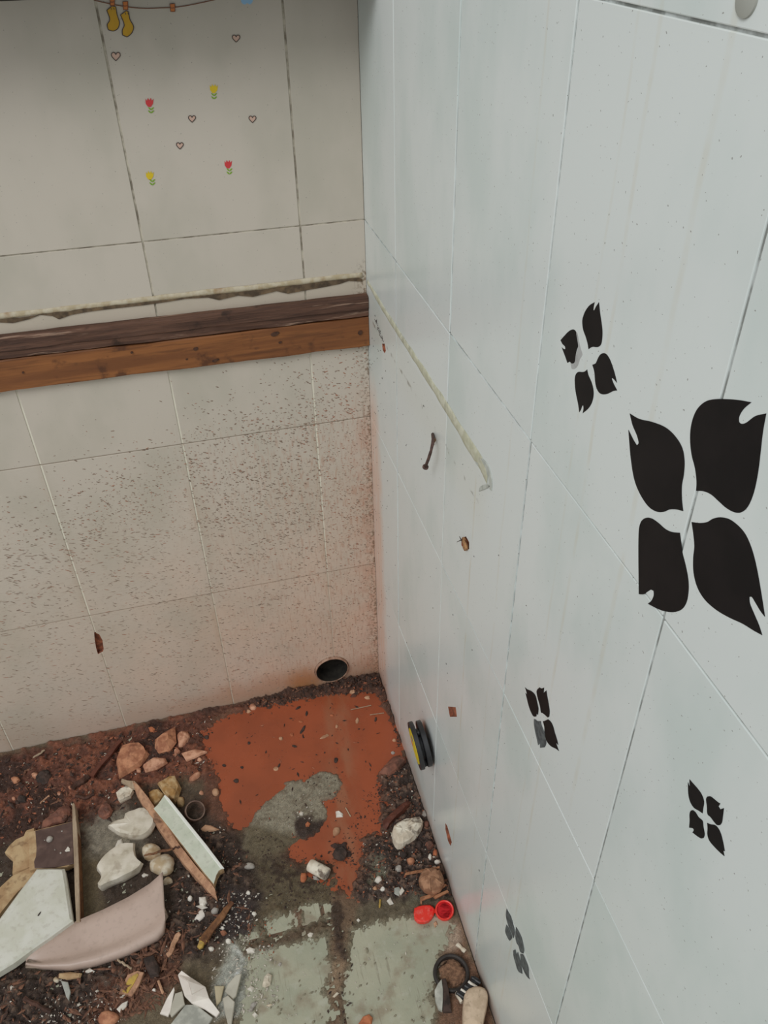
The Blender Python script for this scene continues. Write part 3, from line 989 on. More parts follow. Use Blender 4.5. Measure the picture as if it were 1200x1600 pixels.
grit('white_grit', [([(340, 1390), (405, 1395), (400, 1480), (340, 1490)], 190, .0006, .0022, .5), ([(330, 1480), (430, 1478), (440, 1570), (330, 1600)], 240, .0006, .0022, 1),
                    (DARK_BL, 170, .0006, .0022, 1), (DARK_R, 170, .0006, .0022, .6), ([(440, 1240), (510, 1240), (500, 1300), (440, 1300)], 40, .0006, .002, .5), (ALL, 90, .0006, .0022, 1),
                    ([(60, 1560), (200, 1540), (200, 1600), (60, 1600)], 170, .0006, .0024, 1), ([(440, 1450), (520, 1430), (520, 1600), (400, 1600)], 40, .0005, .0014, 1),
                    ([(560, 1450), (690, 1440), (680, 1600), (540, 1600)], 50, .0005, .0014, 1)],
     'grain_white', 'white crumbs of plaster strewn over soil and floor', 14)


def splashes(name, pts, to3d, sgn, mat, label):
    V, F = [], []
    for (a, b, w, h, r) in pts:
        n = 5
        s = len(V)
        ca, sa = math.cos(r), math.sin(r)
        for i in range(n):
            q = 2 * math.pi * i / n
            u, v = w * math.cos(q), h * math.sin(q)
            V.append(to3d(a + u * ca - v * sa, b + u * sa + v * ca, -0.00015))
        V.append(to3d(a, b, -0.0007))
        F += [(s + i, s + (i + 1) % n, s + n) for i in range(n)]
    o = link(name, mesh(name, V, F), mat)
    return tag(o, label, 'splashes', None, 'stuff')


rs = np.random.RandomState(5)
sp, spr = [], []
NB = 60000
bx_, bz_ = -0.72 + 0.717 * rs.rand(NB), 0.02 + 0.69 * rs.rand(NB)
bxr = np.clip((bx_ + 0.60) / 0.55, 0, 1)
btop = 0.53 + 0.17 * bxr + 0.05 * (fbm(bx_, bz_, 12, 3, 5) - .5)
bd = (1 - sstep(btop - 0.10, btop + 0.05, bz_)) * (0.42 + 0.58 * bxr) * (0.34 + 0.66 * sstep(0.20, 0.50, bz_)) * (0.4 + 1.2 * np.maximum(fbm(bx_, bz_, 30, 3, 6) - .2, 0))
for k in np.nonzero(rs.rand(NB) < bd + 0.006)[0]:
    if len(sp) >= 5200:
        break
    x, z, xr = bx_[k], bz_[k], bxr[k]
    if math.hypot(x - drain_c[0], z - drain_c[1]) < drain_r + 0.004 or inside(HOLES_BACK['chip'], (x, z)):
        continue
    s = 0.0006 + 0.0013 * rs.rand() ** 2
    el = 1 + 1.0 * (1 - xr) * (z < 0.45)
    item = (x, z, s * el * (1 + 0.9 * rs.rand()), s * 0.50 / el ** .4, -0.25 + rs.uniform(-.5, .5))
    (spr if rs.rand() < 0.22 + 0.25 * (x > -0.09) else sp).append(item)
splashes('mud_specks', sp, B3, 1, 'speck', 'brown specks of dried mud spattered over the back wall tiles')
splashes('red_mud_specks', spr, B3, 1, 'speck_red', 'reddish specks of dried mud spattered on the back wall corner tiles')
sp = []
for _ in range(150):
    y, z = -0.002 - 0.10 * rs.rand() ** 1.8, 0.02 + 0.72 * rs.rand()
    sp.append((y, z, 0.0005 + .0012 * rs.rand() ** 2, 0.0004 + .0008 * rs.rand(), rs.rand() * 3))
for _ in range(70):
    sp.append((-0.05 - 0.55 * rs.rand(), 0.05 + 0.75 * rs.rand(), 0.0004 + .0014 * rs.rand() ** 3, 0.0004 + .0012 * rs.rand() ** 2, rs.rand() * 3))
for _ in range(46):
    k = rs.rand()
    sp.append((-0.045 - 0.05 * k, 0.772 - 0.018 * k + rs.uniform(-.006, .004), 0.0006 + .0022 * rs.rand() ** 2, 0.0005 + .0005 * rs.rand(), rs.uniform(.6, 2.4)))
splashes('wall_specks', sp, R3, 1, 'grain_dark', 'tiny dark specks of dirt on the right wall tiles')

# ------------------------------------------------------------------ the two battens and the marks of the old worktop
YB = -0.0125
zl, zr = float(bw(0, 530, YB)[2]), float(bw(577, 464, YB)[2])
kb = (zr - zl) / (bw(577, 464, YB)[0] - bw(0, 530, YB)[0])


def batten(name, mat, prof, label, seed, xl=-0.95, xr=-0.0006):
    """prof: cross-section (y, z) ; slightly wavering along its length"""
    n = 60
    V, F = [], []
    k = len(prof)
    for i in range(n + 1):
        x = xl + (xr - xl) * i / n
        for j, (y, z) in enumerate(prof):
            w = (mnoise.noise(Vector((x * 14, j * 3.7, seed))) * 0.0016 + mnoise.noise(Vector((x * 55, j * 5.1, seed + 4))) * 0.0006)
            yy = min(y + w * (0 if y > -0.002 else 1), -0.0006)
            V.append((x, yy, z + kb * x + w * 0.8))
    for i in range(n):
        for j in range(k):
            F.append((i * k + j, i * k + (j + 1) % k, (i + 1) * k + (j + 1) % k, (i + 1) * k + j))
    F.append(tuple(range(k)))
    F.append(tuple(range(n * k, n * k + k))[::-1])
    me = mesh(name, V, F)
    bm = bmesh.new()
    bm.from_mesh(me)
    bmesh.ops.recalc_face_normals(bm, faces=bm.faces)
    bm.to_mesh(me)
    bm.free()
    o = link(name, me, mat)
    recenter(o)
    return tag(o, label, 'batten', None)


zt = zr
batten('wooden_batten', 'beam_dark', [(-0.0006, zt + 0.0015), (-0.009, zt + 0.001), (-0.0122, zt - 0.0012), (-0.0126, zt - 0.0165), (-0.0106, zt - 0.018), (-0.0103, zt - 0.0280), (-0.0006, zt - 0.0280)],
       'narrow dark brown weathered batten, upper of the two on the back wall', 3)
zo = zt - 0.0300
zbot = float(bw(578, 540, -0.0098)[2]) - zo
ob = batten('wooden_batten', 'beam_orange', [(-0.0006, zo), (-0.0085, zo - 0.0005), (-0.0094, zo - 0.002), (-0.0098, zo + zbot + 0.0015), (-0.0088, zo + zbot), (-0.0006, zo + zbot)],
            'orange brown pine batten, lower of the two on the back wall', 8)
for (x, y, w, h) in [(430, 522, 7, 3.4), (306, 545, 4, 3), (337, 563, 6, 2.4), (438, 535, 3, 1.6), (563, 520, 4, 4), (206, 551, 2, 1.5), (292, 561, 2, 1.5), (36, 582, 1.6, 1.6)]:
    c0 = bw(x, y, -0.0103)
    link('knot', mesh('knot', [(c0[0] + w * .0008 * math.cos(i * .785) * (1 + .25 * math.sin(i * 2.3)), -0.0112, c0[2] + h * .0008 * math.sin(i * .785) + w * .0002 * math.cos(i * .785)) for i in range(8)] +
                      [(c0[0] + w * .001 * math.cos(i * .785), -0.0080, c0[2] + h * .001 * math.sin(i * .785)) for i in range(8)],
                      [tuple(range(8))[::-1]] + [(i, (i + 1) % 8, 8 + (i + 1) % 8, 8 + i) for i in range(8)]), 'knot', ob)


def ridge(name, pts, w, hgt, nrm, updir, mat, label, seed, cat='caulk'):
    """irregular bead of caulk: pts 3D path on the wall"""
    V, F = [], []
    nrm, updir = Vector(nrm), Vector(updir)
    n = len(pts)
    for i, p in enumerate(pts):
        p = Vector(tuple(map(float, p)))
        ww = (w[i] if isinstance(w, list) else w) * (1 + 0.30 * mnoise.noise(p * 34 + Vector((seed, 0, 0))))
        hh = hgt * (1 + 0.5 * mnoise.noise(p * 90 + Vector((0, seed, 0))))
        for (a, b) in ((-1, -.0), (-.9, .5), (-.2, 1), (.5, .8), (1, .35), (1.05, 0)):
            V.append(p + updir * ww * a + nrm * (hh * b + 0.0001))
    for i in range(n - 1):
        for j in range(5):
            F.append((i * 6 + j, i * 6 + j + 1, (i + 1) * 6 + j + 1, (i + 1) * 6 + j))
    F += [tuple(range(6)), tuple(range((n - 1) * 6, n * 6))[::-1]]
    me = mesh(name, V, F, True)
    bm = bmesh.new()
    bm.from_mesh(me)
    bmesh.ops.recalc_face_normals(bm, faces=bm.faces)
    bm.to_mesh(me)
    bm.free()
    o = link(name, me, mat)
    recenter(o)
    return tag(o, label, cat)


def along(pts, n):
    P = np.array(pts, float)
    s = np.concatenate([[0], np.cumsum(np.hypot(*np.diff(P, axis=0).T))])
    u = np.linspace(0, s[-1], n)
    return np.stack([np.interp(u, s, P[:, 0]), np.interp(u, s, P[:, 1])], 1)


ridge('caulk_bead', [bw(x, y) for x, y in along([(-260, 522), (0, 494), (100, 483), (235, 467), (330, 456), (400, 449), (480, 439), (530, 433), (566, 430)], 130)], 0.0036, 0.0020, (0, -1, 0), (0, 0, 1), 'caulk',
      'cream bead of old caulk along the back wall above the battens', 2)
ridge('caulk_bead', [rw(x, y) for x, y in along([(575, 441), (600, 484), (632, 534), (665, 585), (700, 640), (730, 690), (752, 724), (762, 745)], 110)],
      [0.0036 + 0.0050 * (i / 109) ** 1.2 for i in range(110)], 0.0012, (-1, 0, 0), (0, 0, 1), 'caulk_right',
      'yellowish bead of old caulk running along the right wall', 5)
zk = lambda L: [(570 + x / 4.21, 420 + y / 4.21) for x, y in L]
e = empty('caulk_scraps', rw(764, 755), 'torn grey scraps of caulk hooked below the end of the yellowish bead', 'caulk')
for L in ([(720, 1235), (765, 1245), (805, 1290), (832, 1380), (832, 1462), (815, 1440), (808, 1370), (782, 1315), (730, 1285)], [(750, 1465), (758, 1432), (800, 1418), (826, 1430), (800, 1446)], [(765, 1330), (785, 1350), (805, 1352), (800, 1362), (780, 1362)]):
    prism('scrap', [rw(x, y, -.0009) for x, y in smooth_outline(zk(L), 3)], (.0008, 0, 0), 'caulk_grey', e, .0003)
up = [(-200, 520), (0, 496), (30, 497), (58, 493), (64, 489), (90, 487), (150, 480), (235, 471), (300, 464), (345, 459), (400, 453), (450, 447), (480, 443), (530, 437), (556, 434), (566, 436)]
dn = [(566, 440), (545, 439), (530, 444), (505, 449), (482, 453), (450, 459), (432, 455), (395, 464), (372, 462), (342, 469), (325, 465), (290, 467), (260, 472), (225, 477), (180, 482), (140, 487), (112, 492), (92, 499), (82, 494), (63, 492),
      (45, 499), (20, 505), (0, 504), (-200, 528)]
o = prism('adhesive_residue', [bw(x, y, -0.0012) for x, y in up + dn], (0, 0.0011, 0), 'adhesive')
recenter(o)
tag(o, 'ragged strip of brown adhesive left under the cream caulk', 'adhesive')

# dark shelf whose front edge just enters the picture at the top left
zs_ = float(bw(0, 2.2, -0.10)[2])
o = link('wall_shelf', box_mesh('wall_shelf', -1.09, -0.002, -0.10, -0.0008, zs_, zs_ + 0.022, 0.0015), 'shelf_dark')
recenter(o)
tag(o, 'dark board edge along the top left of the back wall', 'shelf')

# ------------------------------------------------------------------ printed stickers on the back wall


def decal(name, pts, mat, parent, lift=0.0003, wall='back', n=4, corner=62, mat2=None):
    if n:
        pts = smooth_outline(pts, n, corner)
    if wall == 'back':
        return prism(name, [bw(x, y, -lift) for x, y in pts], (0, lift - 0.00005, 0), mat, parent)
    return prism(name, [rw(x, y, -lift) for x, y in pts], (lift - 0.00005, 0, 0), mat, parent)


def outline_strip(pts, w):
    """closed band along an outline (px)"""
    P = np.array(pts, float)
    n = len(P)
    out_, in_ = [], []
    for i in range(n):
        tg = P[(i + 1) % n] - P[i - 1]
        nn = np.array([-tg[1], tg[0]]) / (np.linalg.norm(tg) + 1e-9)
        out_.append(P[i] + nn * w / 2)
        in_.append(P[i] - nn * w / 2)
    return out_, in_


def band(name, pts, w, mat, parent, lift=0.0006, closed=True, wall='back'):
    W = bw if wall == 'back' else rw
    a, b = outline_strip(pts, w)
    if not closed:
        P = np.array(pts, float)
        for i, tg in ((0, P[1] - P[0]), (len(P) - 1, P[-1] - P[-2])):
            nn = np.array([-tg[1], tg[0]]) / (np.linalg.norm(tg) + 1e-9)
            a[i], b[i] = P[i] + nn * w / 2, P[i] - nn * w / 2
    n = len(a)
    V = [W(*p, -lift) for p in a] + [W(*p, -lift) for p in b] + [W(*p, -0.0001) for p in a] + [W(*p, -0.0001) for p in b]
    F = []
    for i in range(n if closed else n - 1):
        j = (i + 1) % n
        F += [(i, j, n + j, n + i), (i, j, 2 * n + j, 2 * n + i), (n + i, n + j, 3 * n + j, 3 * n + i)]
    me = mesh(name, V, F)
    bm = bmesh.new()
    bm.from_mesh(me)
    bmesh.ops.recalc_face_normals(bm, faces=bm.faces)
    bm.to_mesh(me)
    bm.free()
    return link(name, me, mat, parent)


z6 = lambda L: [(140 + x / 4.286, y / 4.286) for x, y in L]
socks = [([(115, 70), (150, 40), (175, 45), (185, 100), (200, 150), (190, 190), (160, 208), (125, 200), (118, 165), (135, 130)], 'yellow sock sticker hanging leftmost on the printed washing line'),
         ([(207, 100), (245, 72), (262, 80), (270, 130), (295, 180), (280, 225), (250, 248), (220, 235), (220, 200), (232, 165)], 'yellow sock sticker hanging second on the printed washing line')]
for L, lab in socks:
    p = z6(L)
    c0 = np.mean(p, axis=0)
    e = empty('sock_sticker', bw(*c0), lab, 'sticker', 'wall stickers')
    so = smooth_outline(p, 4, 50)
    decal('sock', so, 'sock', e, n=0)
    band('outline', so, 1.3, 'ink', e)
    for dx in (-3, 1):
        q = np.array(p[1]) + np.array((dx + 1.5, 3))
        band('stitch', [q, q + (0.6, 1.4), q + (1.0, 3)], 0.9, 'ink', e, closed=False)
e = tag(band('washing_line_sticker', smooth_outline(z6([(30, 0), (45, 5), (130, 25), (200, 38), (300, 52), (390, 57), (480, 53), (560, 50), (640, 40), (740, 20), (830, 0), (900, -18)]), 3)[:-3], 1.5, 'rope', None, 0.0005, False),
        'brown curved washing line sticker across the upper back wall', 'sticker')
for (x0, y0, x1, y1, lab) in [(135, -12, 167, 38, 'orange clothespin sticker above the leftmost yellow sock'), (222, 12, 256, 66, 'orange clothespin sticker above the second yellow sock'),
                              (538, 27, 571, 78, 'orange clothespin sticker alone on the middle of the washing line')]:
    p = z6([(x0, y0), (x1, y0 - 2), (x1 + 1, y1), (x0 + 5, y1)])
    e = empty('clothespin_sticker', bw(*np.mean(p, axis=0)), lab, 'sticker', 'wall stickers')
    decal('peg', p, 'peg', e, 0.0008, n=0)
    band('outline', [tuple(np.array(a) * (1 - s) + np.array(b) * s) for a, b in zip(p, p[1:] + p[:1]) for s in (0, .5)], 1.0, 'rope', e, 0.0011)
    ym = (p[0][1] + p[2][1]) / 2
    band('spring', [(p[0][0] + 1, ym), ((p[0][0] + p[1][0]) / 2, ym + .6), (p[1][0] - 1, ym - .3)], 1.0, 'rope', e, 0.0011, False)
heart = [(0, 1.0), (-.55, .45), (-.95, -.1), (-.92, -.6), (-.55, -.85), (-.2, -.7), (0, -.35), (.2, -.7), (.55, -.85), (.92, -.6), (.95, -.1), (.55, .45)]
for (x, y, s, lab) in [(181, 88, 7, 'brown heart sticker below the yellow socks beside the joint'), (369, 60, 6, 'brown heart sticker highest up, right of the washing line middle'),
                       (300, 185.5, 5.6, 'brown heart sticker between the upper yellow and upper red tulip'), (394.5, 186, 5.6, 'brown heart sticker furthest right of the tulips'),
                       (281, 227.5, 5.4, 'brown heart sticker lowest of the five')]:
    p = [(x + a * s, y + b * s) for a, b in heart]
    e = empty('heart_sticker', bw(x, y), lab, 'sticker', 'wall stickers')
    so = smooth_outline(p, 3, 60)
    decal('heart', so, 'heart', e, n=0)
    band('outline', so, 1.2, 'ink', e)
tul = [(-.9, -.75), (-.55, -.35), (-.35, -1.0), (0, -.45), (.3, -1.0), (.55, -.35), (.9, -.8), (.8, .3), (.35, .95), (0, 1.05), (-.4, .9), (-.82, .3)]
for (x, y, s, m, lx, ly, lab) in [(233.5, 160, 7, 'tulip_red', 236, 172.5, 'red tulip sticker upper left of the two red ones'), (334, 138.5, 7, 'tulip_yellow', 334.5, 150.5, 'yellow tulip sticker upper right of the two yellow ones'),
                                  (356.5, 256.5, 6.5, 'tulip_red', 358.5, 268, 'red tulip sticker lower right of the two red ones'), (234, 274, 6.8, 'tulip_yellow', 238, 285, 'yellow tulip sticker lower left of the two yellow ones')]:
    e = empty('tulip_sticker', bw(x, y + 6), lab, 'sticker', 'wall stickers')
    decal('bloom', [(x + a * s, y + b * s) for a, b in tul], m, e, n=0)
    for k in (0, 1):
        yy = ly - 2.6 + k * 5.0
        for sgn in (-1, 1):
            decal('leaf', [(lx, yy + 2.2), (lx + sgn * 2.4, yy + 1.2), (lx + sgn * 4.8, yy - 2.0), (lx + sgn * 3.2, yy - 2.2), (lx + sgn * .6, yy - .4)], 'leaf', e, n=0)
e = prism('cloud_sticker', [bw(x, y, -0.0003) for x, y in smooth_outline([(376, -2), (378, 5), (383, 7), (386, 5), (390, 7), (394, 4), (395, -3), (391, -9), (383, -10), (378, -7)], 3)], (0, .00025, 0), 'blue')
recenter(e)
tag(e, 'pale blue cloud sticker at the top of the back wall', 'sticker')

# ------------------------------------------------------------------ black flower stickers on the right wall
def zz(x0, y0, s):
    return lambda L: [(x0 + x / s, y0 + y / s) for x, y in L]


def flower(lab, f, petals, mats=None):
    allp = [q for p in petals for q in f(p)]
    e = empty('flower_sticker', rw(*np.mean(allp, axis=0)), lab, 'sticker', 'black flower stickers')
    for i, p in enumerate(petals):
        decal('petal', f(p), mats[i] if mats else 'black_vinyl', e, 0.0003, 'right', 4, 58)
    return e


flower('large black four-petal flower sticker at the right edge', zz(960, 600, 3.904), [
    [(93, 180), (150, 213), (230, 232), (310, 265), (370, 320), (412, 390), (426, 470), (422, 550), (410, 620), (410, 700), (418, 775), (375, 765), (335, 766), (300, 780), (255, 778), (205, 745), (155, 670), (120, 580), (100, 460), (90, 350), (85, 280), (115, 340), (135, 373), (147, 360), (137, 315), (110, 250)],
    [(835, 112), (790, 150), (762, 195), (760, 230), (775, 243), (805, 235), (860, 195), (925, 180), (905, 290), (890, 420), (875, 540), (850, 660), (815, 745), (775, 782), (730, 782), (680, 755), (635, 715), (590, 675), (545, 655), (498, 652), (500, 590), (490, 510), (470, 430), (461, 330), (470, 240), (500, 160), (550, 110), (610, 93), (700, 93), (770, 100)],
    [(398, 908), (405, 960), (415, 1030), (435, 1110), (450, 1190), (452, 1260), (440, 1330), (410, 1375), (360, 1392), (300, 1385), (250, 1365), (203, 1340), (225, 1322), (239, 1290), (238, 1262), (222, 1254), (200, 1268), (180, 1282), (148, 1282), (147, 1180), (146, 1080), (146, 960), (150, 880), (165, 835), (195, 816), (230, 822), (270, 850), (310, 885), (350, 903)],
    [(470, 842), (520, 848), (565, 842), (600, 822), (645, 813), (700, 825), (755, 865), (800, 920), (835, 1000), (860, 1090), (880, 1190), (900, 1310), (917, 1420), (890, 1385), (860, 1335), (838, 1300), (822, 1300), (826, 1340), (850, 1400), (880, 1470), (900, 1532), (850, 1505), (780, 1462), (700, 1425), (620, 1378), (550, 1315), (505, 1240), (482, 1150), (480, 1060), (487, 990), (480, 910)]])
f2 = flower('small black flower sticker with a half-peeled petal, above the large flower', zz(860, 460, 8), [
    [(552, 97), (540, 150), (535, 195), (545, 202), (570, 150), (605, 98), (618, 220), (635, 340), (648, 450), (645, 560), (628, 630), (590, 658), (530, 655), (500, 668), (475, 685), (465, 620), (440, 530), (408, 440), (397, 340), (410, 270), (440, 200), (490, 135)],
    [(125, 572), (180, 510), (230, 460), (280, 438), (315, 460), (325, 520), (345, 640), (330, 690), (315, 760), (300, 850), (265, 865), (240, 840), (212, 858), (185, 780), (140, 660), (165, 680), (185, 685), (180, 650), (150, 620)],
    [(458, 938), (475, 1010), (510, 1090), (535, 1180), (538, 1270), (515, 1360), (470, 1430), (402, 1487), (412, 1430), (408, 1385), (395, 1400), (382, 1440), (360, 1475), (345, 1370), (315, 1220), (303, 1090), (312, 1010), (345, 970), (400, 970), (430, 962)],
    [(523, 880), (565, 860), (590, 805), (620, 755), (660, 735), (700, 750), (740, 810), (775, 900), (805, 1000), (830, 1105), (800, 1070), (775, 1045), (765, 1055), (790, 1120), (832, 1200), (780, 1210), (720, 1240), (660, 1250), (610, 1230), (575, 1170), (558, 1090), (548, 970)]])
decal('peeled_film', zz(860, 460, 8)([(300, 445), (335, 480), (355, 570), (380, 680), (402, 752), (370, 810), (345, 890), (300, 935), (250, 920), (212, 860), (240, 842), (265, 866), (300, 850), (318, 760), (345, 640), (328, 520)]), 'film', f2, 0.0002, 'right', 2)
flower('small scuffed black flower sticker in the middle of the right wall', zz(800, 1050, 11.43), [
    [(230, 275), (270, 310), (340, 340), (395, 390), (425, 450), (450, 560), (470, 660), (460, 765), (440, 745), (430, 795), (380, 790), (330, 700), (290, 580), (260, 460), (240, 375), (265, 405), (255, 350)],
    [(570, 280), (565, 330), (560, 375), (610, 330), (625, 430), (650, 570), (668, 700), (660, 800), (635, 812), (590, 770), (545, 735), (515, 720), (500, 620), (470, 510), (445, 410), (440, 330), (490, 275), (520, 295)],
    [(390, 840), (420, 850), (450, 875), (510, 878), (530, 960), (570, 1060), (600, 1180), (608, 1280), (580, 1345), (500, 1355), (498, 1280), (465, 1308), (440, 1190), (410, 1060), (390, 930)],
    [(550, 880), (590, 870), (640, 845), (690, 890), (730, 970), (760, 1080), (800, 1210), (822, 1305), (780, 1255), (800, 1320), (835, 1412), (780, 1370), (700, 1330), (640, 1270), (605, 1200), (580, 1080), (575, 980)]],
    ['black_vinyl', 'black_vinyl', 'grey_vinyl', 'black_vinyl'])
flower('small black flower sticker with a chipped petal at lower right', zz(1050, 1200, 10.66), [
    [(290, 190), (340, 250), (420, 340), (490, 440), (530, 560), (515, 680), (505, 755), (440, 710), (360, 660), (300, 560), (270, 430), (263, 240), (300, 330), (290, 260)],
    [(565, 520), (590, 475), (640, 475), (700, 520), (760, 570), (800, 595), (770, 640), (800, 690), (860, 670), (845, 790), (830, 900), (800, 950), (750, 950), (700, 900), (640, 820), (588, 765), (580, 640)],
    [(283, 995), (292, 880), (290, 770), (310, 715), (345, 702), (390, 740), (440, 820), (505, 880), (520, 980), (540, 1100), (525, 1165), (480, 1172), (410, 1130), (338, 1072), (360, 1040), (345, 1005)],
    [(583, 915), (640, 940), (710, 950), (770, 1010), (815, 1110), (850, 1250), (875, 1385), (850, 1380), (870, 1468), (800, 1410), (700, 1310), (620, 1210), (588, 1110), (590, 1000)]])
flower('faded grey torn flower sticker lowest down near the floor', zz(770, 1400, 11.43), [
    [(245, 225), (270, 280), (325, 370), (350, 470), (378, 570), (390, 650), (370, 755), (330, 660), (280, 540), (245, 430), (232, 320)],
    [(240, 512), (275, 560), (310, 640), (345, 740), (300, 800), (270, 760), (220, 635)],
    [(410, 552), (450, 610), (510, 735), (540, 850), (560, 960), (545, 1025), (490, 1000), (460, 900), (420, 830), (400, 720)],
    [(360, 975), (400, 955), (420, 1040), (445, 1000), (480, 1120), (510, 1240), (525, 1390), (450, 1340), (400, 1190), (370, 1080)],
    [(490, 1035), (540, 1050), (590, 1160), (635, 1290), (640, 1430), (660, 1490), (600, 1430), (540, 1310), (500, 1180)]], ['grey_vinyl'] * 5)

# ------------------------------------------------------------------ fittings on the walls
# open drain pipe in the back wall
e = empty('drain_pipe', (drain_c[0], 0, drain_c[1]), 'dark open drain pipe mouth low in the back wall', 'pipe')
lathe('pipe', [(drain_r, 0.034), (drain_r, -0.0045), (drain_r - 0.0005, -0.0052), (drain_r - 0.0018, -0.0050), (drain_r - 0.0022, 0.0), (drain_r - 0.0022, 0.034)], 'pvc', e, 36, (0, 1, 0), (drain_c[0], 0.0, drain_c[1]))
lathe('pipe_shade_lining', [(0.0, 0.030), (drain_r - 0.0023, 0.030), (drain_r - 0.0024, -0.0042), (drain_r - 0.0030, -0.0042), (drain_r - 0.0034, 0.028), (0.0, 0.028)], 'pipe_shade', e, 36, (0, 1, 0), (drain_c[0], 0.0, drain_c[1]))  # closed dark lining, its colour standing in for the shade deep in the pipe

# round black plastic fitting with yellow label
pc = Vector((0, -0.330, 0.2085))
e = empty('round_wall_fitting', (0, pc.y, pc.z - 0.036), 'black plastic double-disc fitting with yellow label on the right wall', 'fitting')


AXF = (-1, 0.02, -0.115)


def disc(name, r0, h0, h1, mat, rim=0.0, n=40):
    prof = [(0.0, h0), (r0 - 0.0008, h0), (r0, h0 + 0.0008), (r0, h1 - 0.0008), (r0 - 0.0008, h1)]
    prof += [(r0 - rim, h1), (r0 - rim - 0.0006, h1 - 0.0012), (0.0, h1 - 0.0012)] if rim else [(0.0, h1)]
    return lathe(name, prof, mat, e, n, AXF, pc)


pc = pc + Vector((-0.0046, 0, 0))
disc('wall_flange', 0.0350, 0.0, 0.0075, 'plastic_black', n=14)
disc('hub', 0.0240, 0.0075, 0.0125, 'plastic_black')
disc('front_disc', 0.0365, 0.0125, 0.0195, 'plastic_black', rim=0.004)
for k in range(3):
    a = k * 2.094 + 0.5
    u = Vector(AXF).normalized()
    v1 = u.cross(Vector((0, 0, 1))).normalized()
    v2 = u.cross(v1)
    d = v1 * math.cos(a) + v2 * math.sin(a)
    tube('rib', [pc + u * .010 + d * .018, pc + u * .010 + d * .033], .0030, 'plastic_black', e, 6)
lab = lathe('label', [(0.0, 0.0180), (0.0275, 0.0180), (0.0275, 0.0200), (0.0, 0.0200)], 'sticker_yellow', e, 36, AXF, pc)
for cm, off in (('sticker_red', v1 * 0.014 + v2 * 0.010), ('sticker_blue', v1 * 0.003 - v2 * 0.015)):
    lathe('label_mark', [(0.0, 0.0198), (0.0052, 0.0198), (0.0052, 0.0203), (0, 0.0203)], cm, lab, 16, AXF, pc + off).matrix_parent_inverse = Matrix()

# bent rusty nail
r_ = rw(675, 679)
e = empty('bent_nail', r_, 'bent rusty nail hanging from its hole in the right wall', 'nail')
npx = [(676, 678, .0), (677, 686, .004), (676, 694, .0075), (673, 706, .010), (669, 718, .0115), (665, 729, .012)]
tube('shank', [rw(x, y, -d - .0014) for x, y, d in npx], [.0017, .0018, .0018, .0018, .0018, .0019], 'rust', e, 8, .12, 4)
h0, h1 = Vector(rw(665, 729, -.0134)), Vector(rw(664.2, 731.5, -.0136))
lathe('head', [(0.0, -0.0004), (0.0036, 0), (0.0036, 0.0016), (0, 0.002)], 'rust', e, 12, tuple(h1 - h0), h0)
tube('frayed_plug', [rw(676, 681, -.0012), rw(679, 688, -.0022), rw(678, 695, -.0014)], [.001, .0016, .0006], 'anchor', e, 6, .3, 8)

# wooden plug with fibres
c0 = rw(727, 849)
e = empty('wall_plug', c0, 'frayed wooden plug stuck in a hole below the bent nail', 'wall plug')


def blob(name, c, rx, ry, rz, mat, parent=None, seed=0, sub=2, amp=.25, freq=1.6, smooth=True):
    bm = bmesh.new()
    bmesh.ops.create_icosphere(bm, subdivisions=sub, radius=1)
    for v in bm.verts:
        k = 1 + amp * mnoise.noise(v.co * freq + Vector((seed * 7.3, seed * 3.1, seed)))
        v.co = Vector((v.co.x * rx * k, v.co.y * ry * k, v.co.z * rz * k)) + Vector(tuple(map(float, c)))
    me = bpy.data.meshes.new(name)
    bm.to_mesh(me)
    bm.free()
    if smooth:
        me.polygons.foreach_set('use_smooth', [True] * len(me.polygons))
    return link(name, me, mat, parent)


blob('plug', rw(727, 851, -.0005), .0030, .0080, .0072, 'anchor', e, 3, 2, .6, 2.6, False)
for a, b in [((722, 843), (714, 847)), ((721, 845), (718, 838))]:
    tube('fibre', [rw(*a, -.004), rw((a[0] + b[0]) / 2, (a[1] + b[1]) / 2, -.006), rw(*b, -.004)], [.0005, .0005, .0003], 'grain_dark', e, 5)
c0 = rw(707, 1113)
# grey round spot at the top right
e = lathe('screw_cap', [(0.0, -0.0002), (0.0072, 0.0), (0.0070, 0.0012), (0.005, 0.0018), (0.0, 0.002)], 'smudge', None, 24, (-1, 0, 0), rw(1169, -2))
recenter(e)
tag(e, 'small grey round screw cap at the top right corner', 'screw cap')

# ------------------------------------------------------------------ rubble
RNG = random.Random(99)


